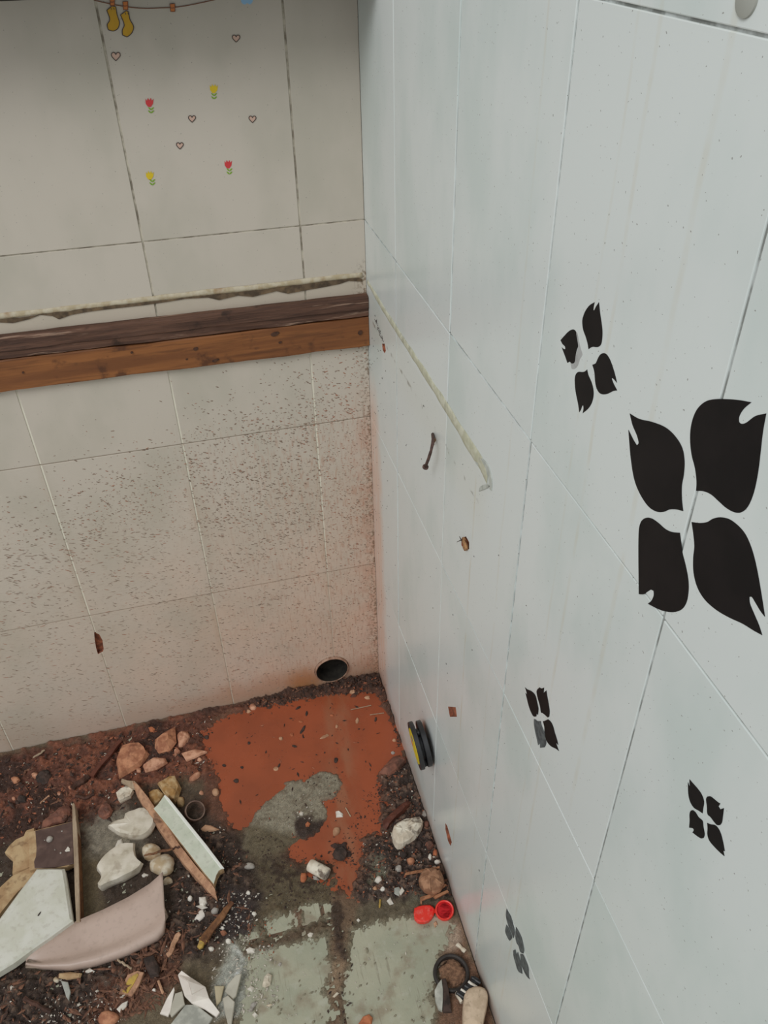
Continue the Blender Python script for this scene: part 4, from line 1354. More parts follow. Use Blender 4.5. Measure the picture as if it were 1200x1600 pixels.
def lump(name, out, h, mat, label=None, cat='stone', group=None, seed=0, levels=None, flat=True, jag=0.10, tilt=(0, 0), lift=0.0, parent=None, n=None, ridge_=None, smoothn=0):
    """stone or shard whose outline is seen in the photo (px), standing h high on the ground"""
    rng = random.Random(seed * 13 + len(out))
    levels = levels or [(0.0, .90), (.30, 1.0), (.72, .86), (1.0, .52)]
    if smoothn:
        out = smooth_outline(out, smoothn, 75)
    cpx = np.mean(out, axis=0)
    g0 = ground(*cpx)
    zb = g0[2] - 0.0012 + lift
    base = np.array([fl(x, y, zb + 0.35 * h) for x, y in out])
    c = base.mean(0)
    V, F = [], []
    k = len(base)
    off = np.array([rng.uniform(-.12, .12), rng.uniform(-.12, .12)]) * (base[:, :2].max(0) - base[:, :2].min(0)) if ridge_ is None else np.array(ridge_)
    for li, (lz, s) in enumerate(levels):
        for i in range(k):
            d = base[i] - c
            r = s * (1 + rng.uniform(-jag, jag) * (li > 0) * .6)
            x, y = c[0] + d[0] * r + off[0] * lz * (1 - s), c[1] + d[1] * r + off[1] * lz * (1 - s)
            zz_ = zb + h * lz * (1 + rng.uniform(-jag, jag)) + (d[0] * tilt[0] + d[1] * tilt[1]) * (lz > 0)
            V.append([x, y, zz_])
    L = len(levels)
    for j in range(L - 1):
        for i in range(k):
            F.append((j * k + i, j * k + (i + 1) % k, (j + 1) * k + (i + 1) % k, (j + 1) * k + i))
    V.append([c[0] + off[0], c[1] + off[1], zb + h * 1.04])
    for i in range(k):
        F.append(((L - 1) * k + i, (L - 1) * k + (i + 1) % k, L * k))
    V.append([c[0], c[1], zb])
    for i in range(k):
        F.append(((i + 1) % k, i, L * k + 1))
    V = np.array(V)
    V[:, 0] = np.minimum(V[:, 0], -0.0012)
    V[:, 1] = np.minimum(V[:, 1], -0.0012)
    me = mesh(name, V, F)
    bm = bmesh.new()
    bm.from_mesh(me)
    bmesh.ops.recalc_face_normals(bm, faces=bm.faces)
    if flat is True:
        bmesh.ops.triangulate(bm, faces=bm.faces)
    bm.to_mesh(me)
    bm.free()
    if flat is not True:
        me.polygons.foreach_set('use_smooth', [True] * len(me.polygons))
        if flat == 'crisp':
            me.set_sharp_from_angle(angle=math.radians(27))
    o = link(name, me, mat, parent)
    if parent is None:
        recenter(o)
        tag(o, label, cat, group)
    return o


def plate(name, out, zs, th, mat, label=None, cat='shard', group=None, mat2=None, bevel=0.0008, parent=None, smoothn=0):
    """flat shard: outline px, zs = height above ground of its top (number or one per corner), th thickness"""
    if smoothn:
        if not isinstance(zs, (int, float)):
            zs = list(np.interp(np.arange(len(out) * smoothn) / smoothn, range(len(out) + 1), list(zs) + [zs[0]]))
        out = smooth_outline(out, smoothn, 45)
    if isinstance(zs, (int, float)):
        zs = [zs] * len(out)
    top = [fl(x, y, z) for (x, y), z in zip(out, zs)]
    for p in top:
        p[0] = min(p[0], -0.001)
    o = prism(name, top, (0, 0, -th), mat, parent, bevel, mat2=mat2)
    if parent is None:
        recenter(o)
        tag(o, label, cat, group)
    return o


def stick(name, p0, p1, w, h, mat, label=None, cat='stick', z0=0.0, z1=0.0, seed=0, parent=None, n=7, taper=(1, 1), bend=0.0, sides=6, group=None, jag=.16):
    rng = random.Random(seed)
    a, b = np.array(p0, float), np.array(p1, float)
    pts, R = [], []
    nr = np.array([-(b - a)[1], (b - a)[0]])
    for i in range(n):
        s = i / (n - 1)
        q = a + (b - a) * s + nr * bend * math.sin(math.pi * s)
        g = ground(*q)
        pts.append(fl(q[0], q[1], g[2] + h * .42 + z0 + (z1 - z0) * s))
        R.append(w / 2 * (taper[0] + (taper[1] - taper[0]) * s) * (1 + rng.uniform(-jag, jag)))
    zsm = np.convolve([pts[0][2]] + [p[2] for p in pts] + [pts[-1][2]], [1 / 3] * 3, 'valid')
    for p, zv in zip(pts, zsm):
        p[2] = zv
        p[0] = min(p[0], -w / 2 - .001)
        p[1] = min(p[1], -w / 2 - .001)
    o = tube(name, pts, R, mat, parent, sides, .12, seed, h / w, smooth=False)
    if parent is None:
        recenter(o)
        tag(o, label, cat, group)
    return o


Z3 = lambda L: [(x / 3, 1100 + y / 3) for x, y in L]

# --- mortar and board at the left
lump('mortar_chunk', [(9, 1337), (16, 1326), (26, 1316), (44, 1308), (44, 1300), (56, 1297), (57, 1330), (56, 1356), (45, 1362), (21, 1370), (22, 1348)], .014, 'mortar_tan',
     'tan mortar chunk beside the brown glazed board', 'mortar', None, 5, [(0, .96), (.5, 1.0), (.95, .95), (1.0, .8)], jag=.05)
lump('mortar_chunk', [(-40, 1420), (0, 1392), (22, 1371), (46, 1360), (62, 1352), (64, 1368), (30, 1398), (0, 1436), (-40, 1470)], .012, 'mortar_tan',
     'ochre mortar chunk under the left edge of the white slab', 'mortar', None, 6, [(0, .96), (.5, 1.0), (.95, .95), (1.0, .8)], jag=.05)
e = empty('brown_glazed_board', fl(85, 1325, 0.004), 'dark brown glazed board piece with grey lumps beside the pale lath', 'board')
plate('slab', [(44, 1300), (56, 1297), (113, 1283), (115, 1315), (116, 1347), (104, 1354), (57, 1357), (46, 1360)], [.021, .022, .022, .022, .022, .022, .022, .021], .012, 'mortar_tan', parent=e)
plate('glaze', [(55, 1298), (85, 1291), (113, 1283.5), (114, 1315), (115, 1349), (85, 1355), (54, 1356), (53, 1346), (56, 1338), (57, 1325)], .0236, .0018, 'brown_glaze', parent=e, bevel=.0005)
for (x, y, r, m) in [(78, 1312, .0052, 'grey_stone'), (95, 1333, .0016, 'grey_stone'), (86, 1328, .0013, 'grey_stone'), (97, 1299, .0013, 'grey_stone'), (70, 1313, .001, 'grey_stone')]:
    p = fl(x, y, .0236)
    blob('mortar_blob', (p[0], p[1], .0236 + r * .35), r, r * 1.1, r * .8, m, e, int(x), 2, .15)
o = plate('white_chip', [(101, 1329), (106, 1322), (109, 1325), (109, 1329), (103, 1330)], .0262, .002, 'white_chip', 'tiny white chip lying on the brown glazed board', 'chip')
# pale lath
e = empty('wooden_lath', fl(119, 1350, 0), 'pale thin wooden lath standing on edge beside the brown board', 'lath')
lv = [fl(x, y, .027) for x, y in [(112.5, 1256), (115, 1254), (116.5, 1256), (121, 1300), (123, 1350), (124.5, 1400), (125, 1440), (119, 1441), (117, 1400), (115.5, 1350), (113.5, 1300)]]
prism('strip', lv, (0, 0, -.024), 'wood_grey', e, .0006)
lv = [fl(x, y, .0262) for x, y in [(119.6, 1300), (121.4, 1300), (123.6, 1350), (125.2, 1400), (126, 1439), (124.6, 1440), (122.6, 1350)]]
prism('edge', lv, (0, 0, -.022), 'wood_brown', e, .0004)

# --- big white slab
e = empty('white_slab', fl(40, 1440, 0.004), 'large angular white ceramic slab at the left edge', 'slab')
plate('body', [(-90, 1556), (-40, 1488), (0, 1432), (30, 1391), (57, 1356), (80, 1355.5), (100, 1356), (104, 1378), (108, 1405), (113, 1437), (80, 1461), (50, 1482), (20, 1504), (-10, 1522), (-60, 1552)],
      [.032, .034, .036, .037, .037, .037, .037, .0365, .0365, .036, .035, .034, .033, .032, .031], .016, 'white_plaster', parent=e, bevel=.0035)
plate('scratch', [(58.5, 1431), (60, 1428), (63.5, 1424), (64, 1425), (62, 1428.5), (60, 1431)], .0368, .0006, 'dark_rock', parent=e, bevel=0)
# --- curved basin shard
e = empty('basin_shard', fl(160, 1460, 0.004), 'large curved pinkish beige sanitaryware shard with a rolled rim', 'shard')
inner = along(Z3([(128, 1170), (160, 1150), (350, 1020), (480, 965), (600, 905), (700, 843), (740, 808), (762, 787)]), 46)
outer = along(Z3([(118, 1226), (150, 1236), (200, 1246), (330, 1252), (450, 1232), (600, 1182), (740, 1112), (770, 1082), (777, 1045)]), 46)
prof = [(0, .0215), (.2, .0195), (.4, .0175), (.56, .0155), (.64, .0150), (.70, .0165), (.77, .0205), (.84, .0212), (.91, .0185), (.96, .0130), (1.0, .0045), (.985, -.0015)]
V, F = [], []
for i in range(46):
    for j, (v, z) in enumerate(prof):
        q = inner[i] * (1 - v) + outer[i] * v
        hz = z + 0.008 * (i / 45) ** 2 * (1 - v) + .003
        hz += 0.0006 * mnoise.noise(Vector((i * .9, v * 3, 2))) if v in (0, 1.0) else 0
        V.append(fl(q[0], q[1], hz))
K = len(prof)
for i in range(45):
    for j in range(K - 1):
        F.append((i * K + j, i * K + j + 1, (i + 1) * K + j + 1, (i + 1) * K + j))
me = mesh('shell', V, F, True)
bm = bmesh.new()
bm.from_mesh(me)
bmesh.ops.recalc_face_normals(bm, faces=bm.faces)
if sum(f.normal.z for f in bm.faces) < 0:
    bmesh.ops.reverse_faces(bm, faces=bm.faces)
bm.to_mesh(me)
bm.free()
o = link('shell', me, 'basin', e)
me.materials.append(M['basin_core'])
sol = o.modifiers.new('thickness', 'SOLIDIFY')
sol.thickness = 0.007
sol.offset = -1
sol.material_offset_rim = 1
sol.material_offset = 1
lump('mortar_lump', [(92, 1522), (110, 1519), (128, 1521), (126, 1528), (105, 1531), (92, 1528)], .006, 'mortar_tan', 'flat tan mortar lump under the rim of the curved shard', 'mortar', None, 8)

# --- green tile strip with lath
e = empty('broken_lath', fl(275, 1310, .004), 'long split reddish wooden lath lying along the pale green tile strip', 'lath')
plate('strip', [(207, 1220), (216, 1226), (232, 1246), (256, 1282), (280, 1318), (306, 1352), (330, 1380), (336, 1388), (339, 1404), (326, 1393), (312, 1377), (286, 1348), (262, 1314), (240, 1282), (222, 1256), (212, 1238)],
      [.022] * 3 + [.020] * 4 + [.017] * 3 + [.018] * 2 + [.020] * 4, .0165, 'wood_pink', parent=e, bevel=.0008)
plate('splintered_end', [(190, 1216), (199, 1219), (210, 1220), (216, 1226), (214, 1232), (206, 1231), (196, 1225), (189, 1221)], [.016, .018, .021, .022, .021, .019, .017, .016], .006, 'wood_grey', parent=e, bevel=.0006)
e = empty('green_tile_strip', fl(295, 1310, .004), 'pale green glazed tile strip with a broken end', 'tile piece')
strip = [(240, 1263), (247, 1256), (257, 1242), (262, 1246), (290, 1281), (320, 1319), (349, 1356), (342, 1360), (338, 1367), (334, 1381), (318, 1362), (290, 1326), (262, 1290)]
plate('body', strip, [.027] * len(strip), .014, 'green_tile', mat2='mortar_tan', parent=e, bevel=.0006)
plate('raised_edge', [(256, 1243), (258, 1241.5), (264, 1247), (292, 1282), (322, 1319), (350, 1356), (345, 1357), (318, 1322), (289, 1286), (260, 1249)], .0285, .003, 'green_edge', parent=e, bevel=.0006)
lump('mortar_lump', [(334, 1366), (340, 1359), (348, 1356), (350, 1362), (344, 1374), (336, 1384), (332, 1380)], .013, 'dark_rock', 'dark mortar crust at the broken end of the green strip', 'mortar', None, 4)
e = stick('nail_stick', (225, 1337), (270, 1326), .0045, .003, 'wood_brown', 'thin brown splinter across the cream quartz stones', 'splinter', .020, .024, 3, taper=(.7, 1))
stick('dark_peg', (262, 1328), (281, 1323), .0035, .003, 'wood_dark', 'short dark peg sticking out under the split lath', 'peg', .023, .024, 4)

# --- white porcelain lumps
lump('porcelain_shard', [(170, 1296), (178, 1289), (195, 1284), (197, 1276), (212, 1270), (229, 1266), (238, 1278), (244, 1290), (236, 1304), (224, 1312), (205, 1312), (188, 1307), (178, 1302)], .021, 'white_glaze',
     'white porcelain lump with a pointed left end near the lath', 'shard', None, 21, [(0, .86), (.3, .97), (.55, 1.0), (.90, .93), (1.0, .74)], flat='crisp', jag=.05, smoothn=2)
lump('porcelain_shard', [(152, 1358), (160, 1347), (172, 1334), (190, 1323), (212, 1321), (214, 1343), (225, 1352), (219, 1362), (196, 1376), (174, 1384), (158, 1393), (154, 1388), (160, 1377), (156, 1367)], .022, 'white_glaze',
     'white porcelain block between the pointed lump and the curved shard', 'shard', None, 22, [(0, .86), (.3, .97), (.55, 1.0), (.90, .93), (1.0, .74)], flat='crisp', jag=.05, smoothn=2)
lump('quartz_stone', [(221, 1330), (226, 1322), (238, 1318), (250, 1324), (252, 1338), (240, 1345), (226, 1342)], .015, 'cream_stone', 'upper cream quartz stone beside the split lath', 'stone', None, 23, flat=False, smoothn=2)
lump('quartz_stone', [(233, 1352), (238, 1344), (252, 1338), (266, 1336), (272, 1348), (270, 1360), (260, 1368), (246, 1366), (236, 1360)], .018, 'cream_stone', 'larger cream quartz stone touching the tip of the curved shard', 'stone', None, 24, flat=False, smoothn=2)
lump('porcelain_chip', [(180, 1322), (184, 1313), (191, 1311), (193, 1318), (190, 1326), (182, 1330)], .006, 'white_chip', 'thin white chip between the two white porcelain pieces', 'chip', None, 25)
lump('porcelain_chip', [(221, 1368), (225, 1364), (233, 1367), (231, 1370), (223, 1371)], .004, 'white_chip', 'tiny white chip just above the curved shard', 'chip', None, 26)
lump('pebble', [(255, 1377), (260, 1371), (268, 1372), (270, 1379), (263, 1383), (256, 1383)], .008, 'cream_stone', 'cream pebble right beside the tip of the curved shard', 'pebble', None, 27, flat=False, smoothn=2)

# --- brick fragments in the red soil
lump('brick_fragment', [(183, 1190), (187, 1176), (192, 1167), (205, 1165), (219, 1164), (228, 1171), (233, 1179), (226, 1190), (219, 1198), (203, 1208), (187, 1217)], .018, 'brick_stone',
     'largest orange brick fragment near the back wall', 'brick fragment', None, 31, [(0, .92), (.4, 1.0), (.9, .9), (1.0, .6)])
lump('brick_fragment', [(242, 1156), (256, 1145), (273, 1136), (275, 1160), (267, 1173), (248, 1177), (242, 1169)], .018, 'brick_stone', 'wedge-shaped orange brick fragment with a sharp top corner', 'brick fragment', None, 32, [(0, .92), (.35, 1.0), (1.0, .45)])
lump('brick_fragment', [(278, 1147), (286, 1144), (294, 1145), (297, 1152), (291, 1164), (279, 1168), (277, 1156)], .013, 'brick_stone_pale', 'pale rounded brick fragment right of the wedge', 'brick fragment', None, 33, smoothn=2)
lump('brick_fragment', [(223, 1197), (234, 1189), (242, 1184), (258, 1185), (262, 1192), (246, 1202), (227, 1207)], .012, 'brick_stone_pale', 'long flat brick fragment below the largest one', 'brick fragment', None, 34)
lump('brick_fragment', [(284, 1177), (306, 1171), (325, 1175), (308, 1183), (292, 1190)], .008, 'brick_stone_pale', 'flat pointed brick fragment at the puddle edge', 'brick fragment', None, 35)
lump('brick_fragment', [(272, 1173), (278, 1169), (282, 1175), (273, 1183)], .008, 'brick_stone_pale', 'smallest brick fragment, below the wedge', 'brick fragment', None, 36)
lump('pebble', [(213, 1203), (216, 1199), (221, 1201), (220, 1207), (214, 1207)], .006, 'brick_stone_pale', 'round pinkish pebble between two brick fragments', 'pebble', None, 37, smoothn=2, flat=False)
lump('plaster_piece', [(295, 1217), (304, 1210), (312, 1206), (314, 1210), (308, 1217), (298, 1221)], .008, 'brick_stone_pale', 'oblong pinkish white plaster piece by the puddle', 'plaster', None, 38, flat=False, smoothn=2)
lump('plaster_piece', [(182, 1242), (190, 1235), (200, 1231), (210, 1238), (205, 1246), (188, 1255), (184, 1250)], .012, 'white_stone', 'white plaster piece smeared with red, left of the split lath', 'plaster', None, 39, [(0, .92), (.4, 1.0), (.95, .9), (1, .7)])
lump('ochre_stone', [(247, 1226), (255, 1221), (266, 1217), (276, 1216), (283, 1233), (279, 1246), (274, 1256), (262, 1248), (254, 1238)], .020, 'ochre_stone', 'large ochre stone behind the top of the green strip', 'stone', None, 40, [(0, .9), (.4, 1.0), (.9, .85), (1.0, .6)])
lump('ochre_stone', [(232, 1240), (240, 1235), (249, 1234), (257, 1242), (252, 1254), (242, 1262), (234, 1252)], .014, 'ochre_stone', 'small ochre stone between lath and large ochre stone', 'stone', None, 41)
lump('pebble', [(276, 1250), (280, 1245), (287, 1246), (288, 1255), (284, 1261), (277, 1260)], .011, 'ochre_stone', 'round ochre pebble beside the pipe ring', 'pebble', None, 42, flat=False, smoothn=2)
lump('pebble', [(331, 1237), (335, 1232), (341, 1234), (342, 1240), (338, 1244), (333, 1242)], .008, 'tan_chip', 'tan pebble at the left shore of the puddle', 'pebble', None, 43, flat=False, smoothn=2)
lump('plaster_chip', [(313, 1295), (320, 1289), (330, 1290), (344, 1297), (332, 1299), (318, 1300)], .006, 'tan_chip', 'flat pointed tan chip below the pipe ring', 'chip', None, 44)
g = ground(304, 1270)
rc = fl(304, 1268, g[2] + .008)
o = lathe('pipe_ring', [(.0165, -.007), (.0170, 0), (.0165, .007), (.0145, .007), (.0142, 0), (.0145, -.007)], 'ring_clear', None, 32, (.25, -.35, .9), rc, closed=True)
recenter(o)
tag(o, 'short muddy pipe ring lying right of the green strip', 'ring')

# --- sticks and clods in the red soil
stick('mud_board', (188, 1158), (143, 1213), .011, .007, 'wood_red', 'mud-soaked reddish board slanting left of the largest brick fragment', 'board', .002, .002, 51, sides=4, jag=.06)
stick('dark_stick', (137, 1214), (113, 1231), .010, .009, 'wood_dark', 'short dark round stick with a pale cut end', 'stick', .001, .001, 52, sides=8)
stick('curved_twig', (118, 1243), (147, 1241), .006, .006, 'wood_dark', 'curved dark twig below the short dark stick', 'twig', 0, 0, 53, bend=.16)
stick('thin_stick', (77, 1243), (63, 1255), .003, .003, 'wood_pink', 'short thin pinkish stick in the red soil', 'stick', .001, .001, 54)
stick('thin_stick', (70, 1172), (52, 1184), .004, .003, 'wood_grey', 'short grey stick at the foot of the back wall', 'stick', .001, .001, 55)
lump('clod', [(56, 1216), (62, 1206), (74, 1204), (80, 1212), (74, 1223), (62, 1224)], .009, 'dark_rock', 'dark clod in the middle of the red soil', 'clod', None, 56, jag=.2, smoothn=2)
lump('clod', [(27, 1248), (32, 1242), (42, 1245), (41, 1253), (30, 1254)], .007, 'dark_rock', 'small dark clod with a pale pebble at the left', 'clod', None, 57, smoothn=2)
lump('clod', [(84, 1270), (92, 1262), (106, 1260), (109, 1272), (100, 1284), (82, 1290), (66, 1296), (68, 1282)], .007, 'red_rock', 'crumbly reddish clod above the brown board', 'clod', None, 58, jag=.2, smoothn=2)
lump('clod', [(152, 1270), (160, 1258), (170, 1256), (176, 1266), (172, 1276), (160, 1280)], .010, 'red_rock', 'brown shell-like clod left of the split lath', 'clod', None, 59, jag=.2, smoothn=2)

# --- pieces in the dark soil, bottom left
e = empty('broken_stick', ground(336, 1447), 'thick brown stick with a broken yellow end', 'stick')
stick('stem', (363, 1410), (316, 1472), .013, .009, 'wood_brown', None, None, .002, .002, 61, e, taper=(.6, 1.1))
stick('broken_end', (318, 1469), (310, 1482), .0125, .009, 'yellow_paint', None, None, .0022, .002, 62, e, n=4, taper=(1, .55))
lump('china_chip', [(311, 1402), (322, 1401), (324, 1411), (318, 1420), (312, 1417)], .007, 'white_chip', 'white chip below the tip of the split lath', 'chip', None, 63)
lump('china_chip', [(303, 1437), (311, 1423), (319, 1419), (323, 1424), (322, 1432), (311, 1440)], .006, 'white_shard', 'smooth white chip left of the broken stick', 'chip', None, 64, flat=False)
lump('china_chip', [(306, 1416), (316, 1414), (325, 1418), (316, 1421)], .005, 'white_chip', 'narrow white chip between two other white chips', 'chip', None, 65)
lump('pebble', [(293, 1404), (297, 1399), (301, 1402), (299, 1408), (294, 1408)], .006, 'white_chip', 'white pebble left of the lath tip', 'pebble', None, 66, smoothn=2, flat=False)
lump('pebble', [(329, 1424), (335, 1418), (342, 1420), (340, 1427), (332, 1428)], .006, 'grey_stone', 'grey pebble beside the broken stick top', 'pebble', None, 67, smoothn=2, flat=False)
O = zz(180, 1420, 5.4545)
e = empty('china_shard', ground(305, 1560), 'white folded china shard standing in the floor dust', 'shard')
op = O([(535, 560), (565, 525), (640, 580), (770, 665), (655, 725), (625, 620)])
zt_ = [.020, .024, .022, .018, .024, .026]
plate('inner_face', op, zt_, .005, 'white_shard', parent=e, bevel=.0005)
plate('outer_face', O([(533, 562), (625, 622), (655, 727), (770, 667), (800, 760), (890, 880), (862, 920), (760, 850), (650, 800), (590, 740)]), [.018, .025, .0235, .0175, .014, .009, .007, .010, .012, .014], .004, 'white_shard', parent=e, bevel=.0005)
plate('china_shard', O([(380, 890), (440, 760), (500, 665), (505, 690), (470, 870), (450, 915)]), [.008, .013, .017, .016, .010, .007], .004, 'white_shard', 'narrow white shard left of the folded china shard', 'shard')
plate('china_shard', O([(460, 885), (510, 720), (570, 700), (592, 812), (480, 925)]), [.008, .016, .017, .012, .006], .004, 'shard_core', 'greyish shard between the narrow one and the folded one', 'shard')
plate('slate_piece', O([(450, 1010), (600, 815), (690, 815), (830, 925), (760, 1040), (600, 1080)]), [.008, .008, .008, .007, .007, .007], .006, 'grey_slab', 'flat grey slate piece in front of the folded shard', 'slate')
plate('china_shard', O([(935, 700), (960, 640), (1030, 560), (1075, 552), (1030, 740), (1000, 770)]), [.012, .014, .018, .018, .010, .009], .004, 'shard_core', 'upper beige shard right of the folded one', 'shard')
plate('china_shard', O([(915, 760), (960, 735), (1017, 790), (990, 990), (960, 990), (930, 860)]), [.010, .013, .012, .006, .006, .008], .004, 'shard_core', 'lower beige shard right of the folded one', 'shard', mat2='white_shard')
plate('china_shard', O([(845, 655), (930, 655), (900, 780), (860, 830)]), [.007, .007, .006, .005], .003, 'olive_chip', 'flat olive shard between folded and beige shards', 'shard')
e = empty('painted_wood_chunk', ground(203, 1538), 'wood chunk with yellow paint beneath the curved shard', 'wood')
plate('block', O([(28, 722), (105, 560), (190, 525), (245, 540), (205, 640), (140, 745)]), [.010, .012, .013, .013, .012, .010], .009, 'wood_pink', parent=e)
plate('paint', O([(60, 705), (115, 590), (185, 545), (200, 560), (150, 650), (105, 720)]), [.0112, .0126, .0136, .0136, .0126, .0112], .0012, 'yellow_paint', parent=e, bevel=.0003)
lump('clod', O([(240, 420), (330, 395), (380, 500), (372, 570), (300, 595), (262, 500)]), .011, 'dark_rock', 'dark angular clod above the yellow painted chunk', 'clod', None, 71)
stick('splinter', (281, 1457), (262, 1494), .008, .006, 'wood_pink', 'upright pinkish wood splinter beside the curved shard tip', 'splinter', .001, .003, 72)
stick('splinter', (247, 1532), (255, 1553), .004, .004, 'wood_pink', 'thin pink splinter left of the narrow white shard', 'splinter', .001, .001, 73)
plate('china_chip', O([(10, 852), (60, 800), (108, 780), (95, 830), (40, 885)]), .008, .003, 'white_chip', 'white leaf-shaped chip below the yellow painted chunk', 'chip')
plate('grey_shard', [(95, 1532), (106, 1534), (110, 1549), (107, 1563), (103, 1556), (99, 1544)], .012, .004, 'clear_shard', 'narrow grey shard pointing down below the curved shard', 'shard')
lump('china_chip', [(133, 1519), (141, 1513), (150, 1519), (144, 1525)], .008, 'white_chip', 'white triangular chip under the curved shard rim', 'chip', None, 75)
lump('pebble', [(83, 1530), (88, 1526), (93, 1530), (91, 1535), (85, 1535)], .006, 'cream_stone', 'cream pebble beside the narrow grey shard', 'pebble', None, 76, flat=False, smoothn=2)
lump('china_chip', [(15, 1543), (19, 1540), (24, 1543), (17, 1549)], .005, 'white_chip', 'white chip alone in the dark soil at the bottom left', 'chip', None, 77)
stick('dark_stick', (38, 1560), (80, 1582), .006, .005, 'wood_dark', 'long dark twig in the soil at the bottom left', 'twig', .002, .002, 78)
lump('brown_stone', [(152, 1594), (158, 1583), (170, 1580), (184, 1584), (186, 1594), (172, 1602), (158, 1602)], .010, 'brick_stone', 'brown rounded stone at the bottom edge left', 'stone', None, 79, flat=False, smoothn=2)
stick('splinter', (184, 1500), (206, 1514), .003, .003, 'wood_grey', 'thin pale splinter just under the curved shard', 'splinter', .003, .003, 80)

# --- by the island
g = ground(497, 1362)
a_, b_ = fl(485, 1352, g[2] + .0105), fl(511, 1366, g[2] + .0105)
e = empty('white_tube', (*((a_ + b_) / 2)[:2], g[2]), 'short white cylindrical tube piece lying at the puddle tip', 'tube')
ax = Vector(b_ - a_)
ln = ax.length
lathe('body', [(.0085, -.002), (.0098, 0), (.0100, ln * .5), (.0098, ln), (.0088, ln + .001)], 'white_stone', e, 24, tuple(ax), a_)
lathe('inner_plug', [(0, ln - .001), (.0070, ln + .001), (.0068, ln + .0018), (0, ln + .0022)], 'grey_stone', e, 20, tuple(ax), a_)
lump('pebble', [(469, 1372), (471, 1364), (478, 1364), (480, 1372), (475, 1379), (470, 1378)], .007, 'orange_chip', 'pale orange pebble beside the white tube', 'pebble', None, 81, flat=False, smoothn=2)
lump('china_chip', [(524, 1268), (530, 1267), (536, 1272), (536, 1277), (525, 1278)], .006, 'white_chip', 'white chip in the mud right of the island', 'chip', None, 82)
lump('pebble', [(520, 1299), (524, 1293), (531, 1294), (531, 1301), (525, 1306), (521, 1305)], .008, 'tan_chip', 'tan pebble in the mud below the white chip', 'pebble', None, 83, flat=False, smoothn=2)
lump('china_chip', [(467, 1271), (470, 1268), (475, 1270), (473, 1274), (468, 1274)], .005, 'white_chip', 'small white chip on the island', 'chip', None, 84)
lump('pebble', [(381, 1352), (388, 1348), (397, 1350), (398, 1356), (390, 1358), (382, 1357)], .006, 'grey_stone', 'oblong pale pebble right of the green strip', 'pebble', None, 85, flat=False, smoothn=2)
lump('pebble', [(477, 1288), (481, 1284), (485, 1287), (483, 1291), (478, 1292)], .005, 'orange_chip', 'orange pebble at the lower edge of the island', 'pebble', None, 86)
lump('clod', [(520, 1330), (528, 1324), (540, 1327), (542, 1338), (534, 1345), (522, 1342)], .007, 'dark_rock', 'dark clod above the white tube', 'clod', None, 87, jag=.25, smoothn=2)
lump('china_chip', [(488, 1368), (496, 1370), (500, 1376), (490, 1376)], .004, 'grey_stone', 'grey chip under the white tube', 'chip', None, 88)

# --- right side
lump('red_rock', [(590, 1212), (596, 1203), (608, 1190), (615, 1182), (633, 1182), (635, 1190), (624, 1204), (610, 1212)], .017, 'red_rock', 'muddy reddish brown rock beside the puddle at the right wall', 'rock', None, 91)
lump('rotten_wood', [(597, 1284), (607, 1275), (618, 1265), (628, 1256), (638, 1250), (643, 1255), (634, 1267), (622, 1277), (613, 1284), (604, 1296), (598, 1293)], .013, 'wood_red', 'rotten reddish wood piece above the white plaster rock', 'wood', None, 92, [(0, .92), (.5, 1.0), (.9, .75), (1.0, .5)])
lump('plaster_rock', [(612, 1305), (614, 1296), (620, 1290), (630, 1285), (642, 1283), (657, 1280), (662, 1290), (656, 1302), (648, 1312), (634, 1322), (626, 1327), (617, 1323)], .024, 'white_stone', 'large white plaster rock at the foot of the right wall', 'rock', None, 93,
     [(0, .88), (.35, 1.0), (.8, .9), (1.0, .62)], jag=.08, smoothn=2)
for i, (x, y, rx, ry, m, lab) in enumerate([(664, 1271, 4.5, 5, 'grey_stone', 'grey pebble against the right wall above the plaster rock'), (667, 1288, 5, 6, 'red_rock', 'brown pebble between plaster rock and right wall'),
                                            (671, 1321, 6, 7, 'red_rock', 'brownish pebble right of the plaster rock lower edge'), (642, 1346, 6.5, 6, 'brick_stone', 'orange brown pebble below the plaster rock'),
                                            (623, 1357, 6, 5.5, 'grey_stone', 'grey white pebble above the husk ball'), (592, 1375, 6.5, 6, 'white_chip', 'white pebble nearest the puddle tip on the dark soil'),
                                            (672, 1339, 3.5, 5, 'white_chip', 'small white chip below the brownish pebble at the wall'), (683, 1347, 5, 3.5, 'white_chip', 'small white chip touching the right wall'),
                                            (655, 1320, 5, 6, 'dark_rock', 'dark pebble under the plaster rock'), (630, 1336, 6, 5, 'dark_rock', 'dark pebble just below the plaster rock left end'),
                                            (680, 1333, 4, 6, 'orange_chip', 'tan sliver of stone at the right wall'), (586, 1388, 4, 3, 'tan_chip', 'tan crumb below the white pebble'), (598, 1389, 4.5, 4, 'white_chip', 'pinkish white crumb below the white pebble')]):
    lump('pebble', [(x + rx * math.cos(k * .9) * (1 + .2 * math.sin(k * 3 + i)), y + ry * math.sin(k * .9)) for k in range(7)], .001 * (rx + ry) * .65, m, lab, 'pebble', None, 100 + i, flat=i % 2 == 0)
g = ground(675, 1382)
bc = fl(674, 1377, g[2] + .017)
e = empty('husk_ball', (bc[0], bc[1], g[2]), 'round brown fibrous husk ball at the right wall', 'husk')
blob('husk', bc, .0200, .0195, .0178, 'nut', e, 3, 3, .10, 3.0)
for k in range(5):
    a = k * 1.25 + .3
    pts = []
    for s in range(7):
        th = .25 + s * .2
        pts.append(Vector(bc) + Vector((math.cos(a + s * .06) * .0198 * math.sin(th), math.sin(a + s * .06) * .0195 * math.sin(th), .0178 * math.cos(th))))
    tube('husk_ridge', pts, [.0007, .0013, .0016, .0016, .0016, .0013, .0007], 'nut', e, 6, .2, k)
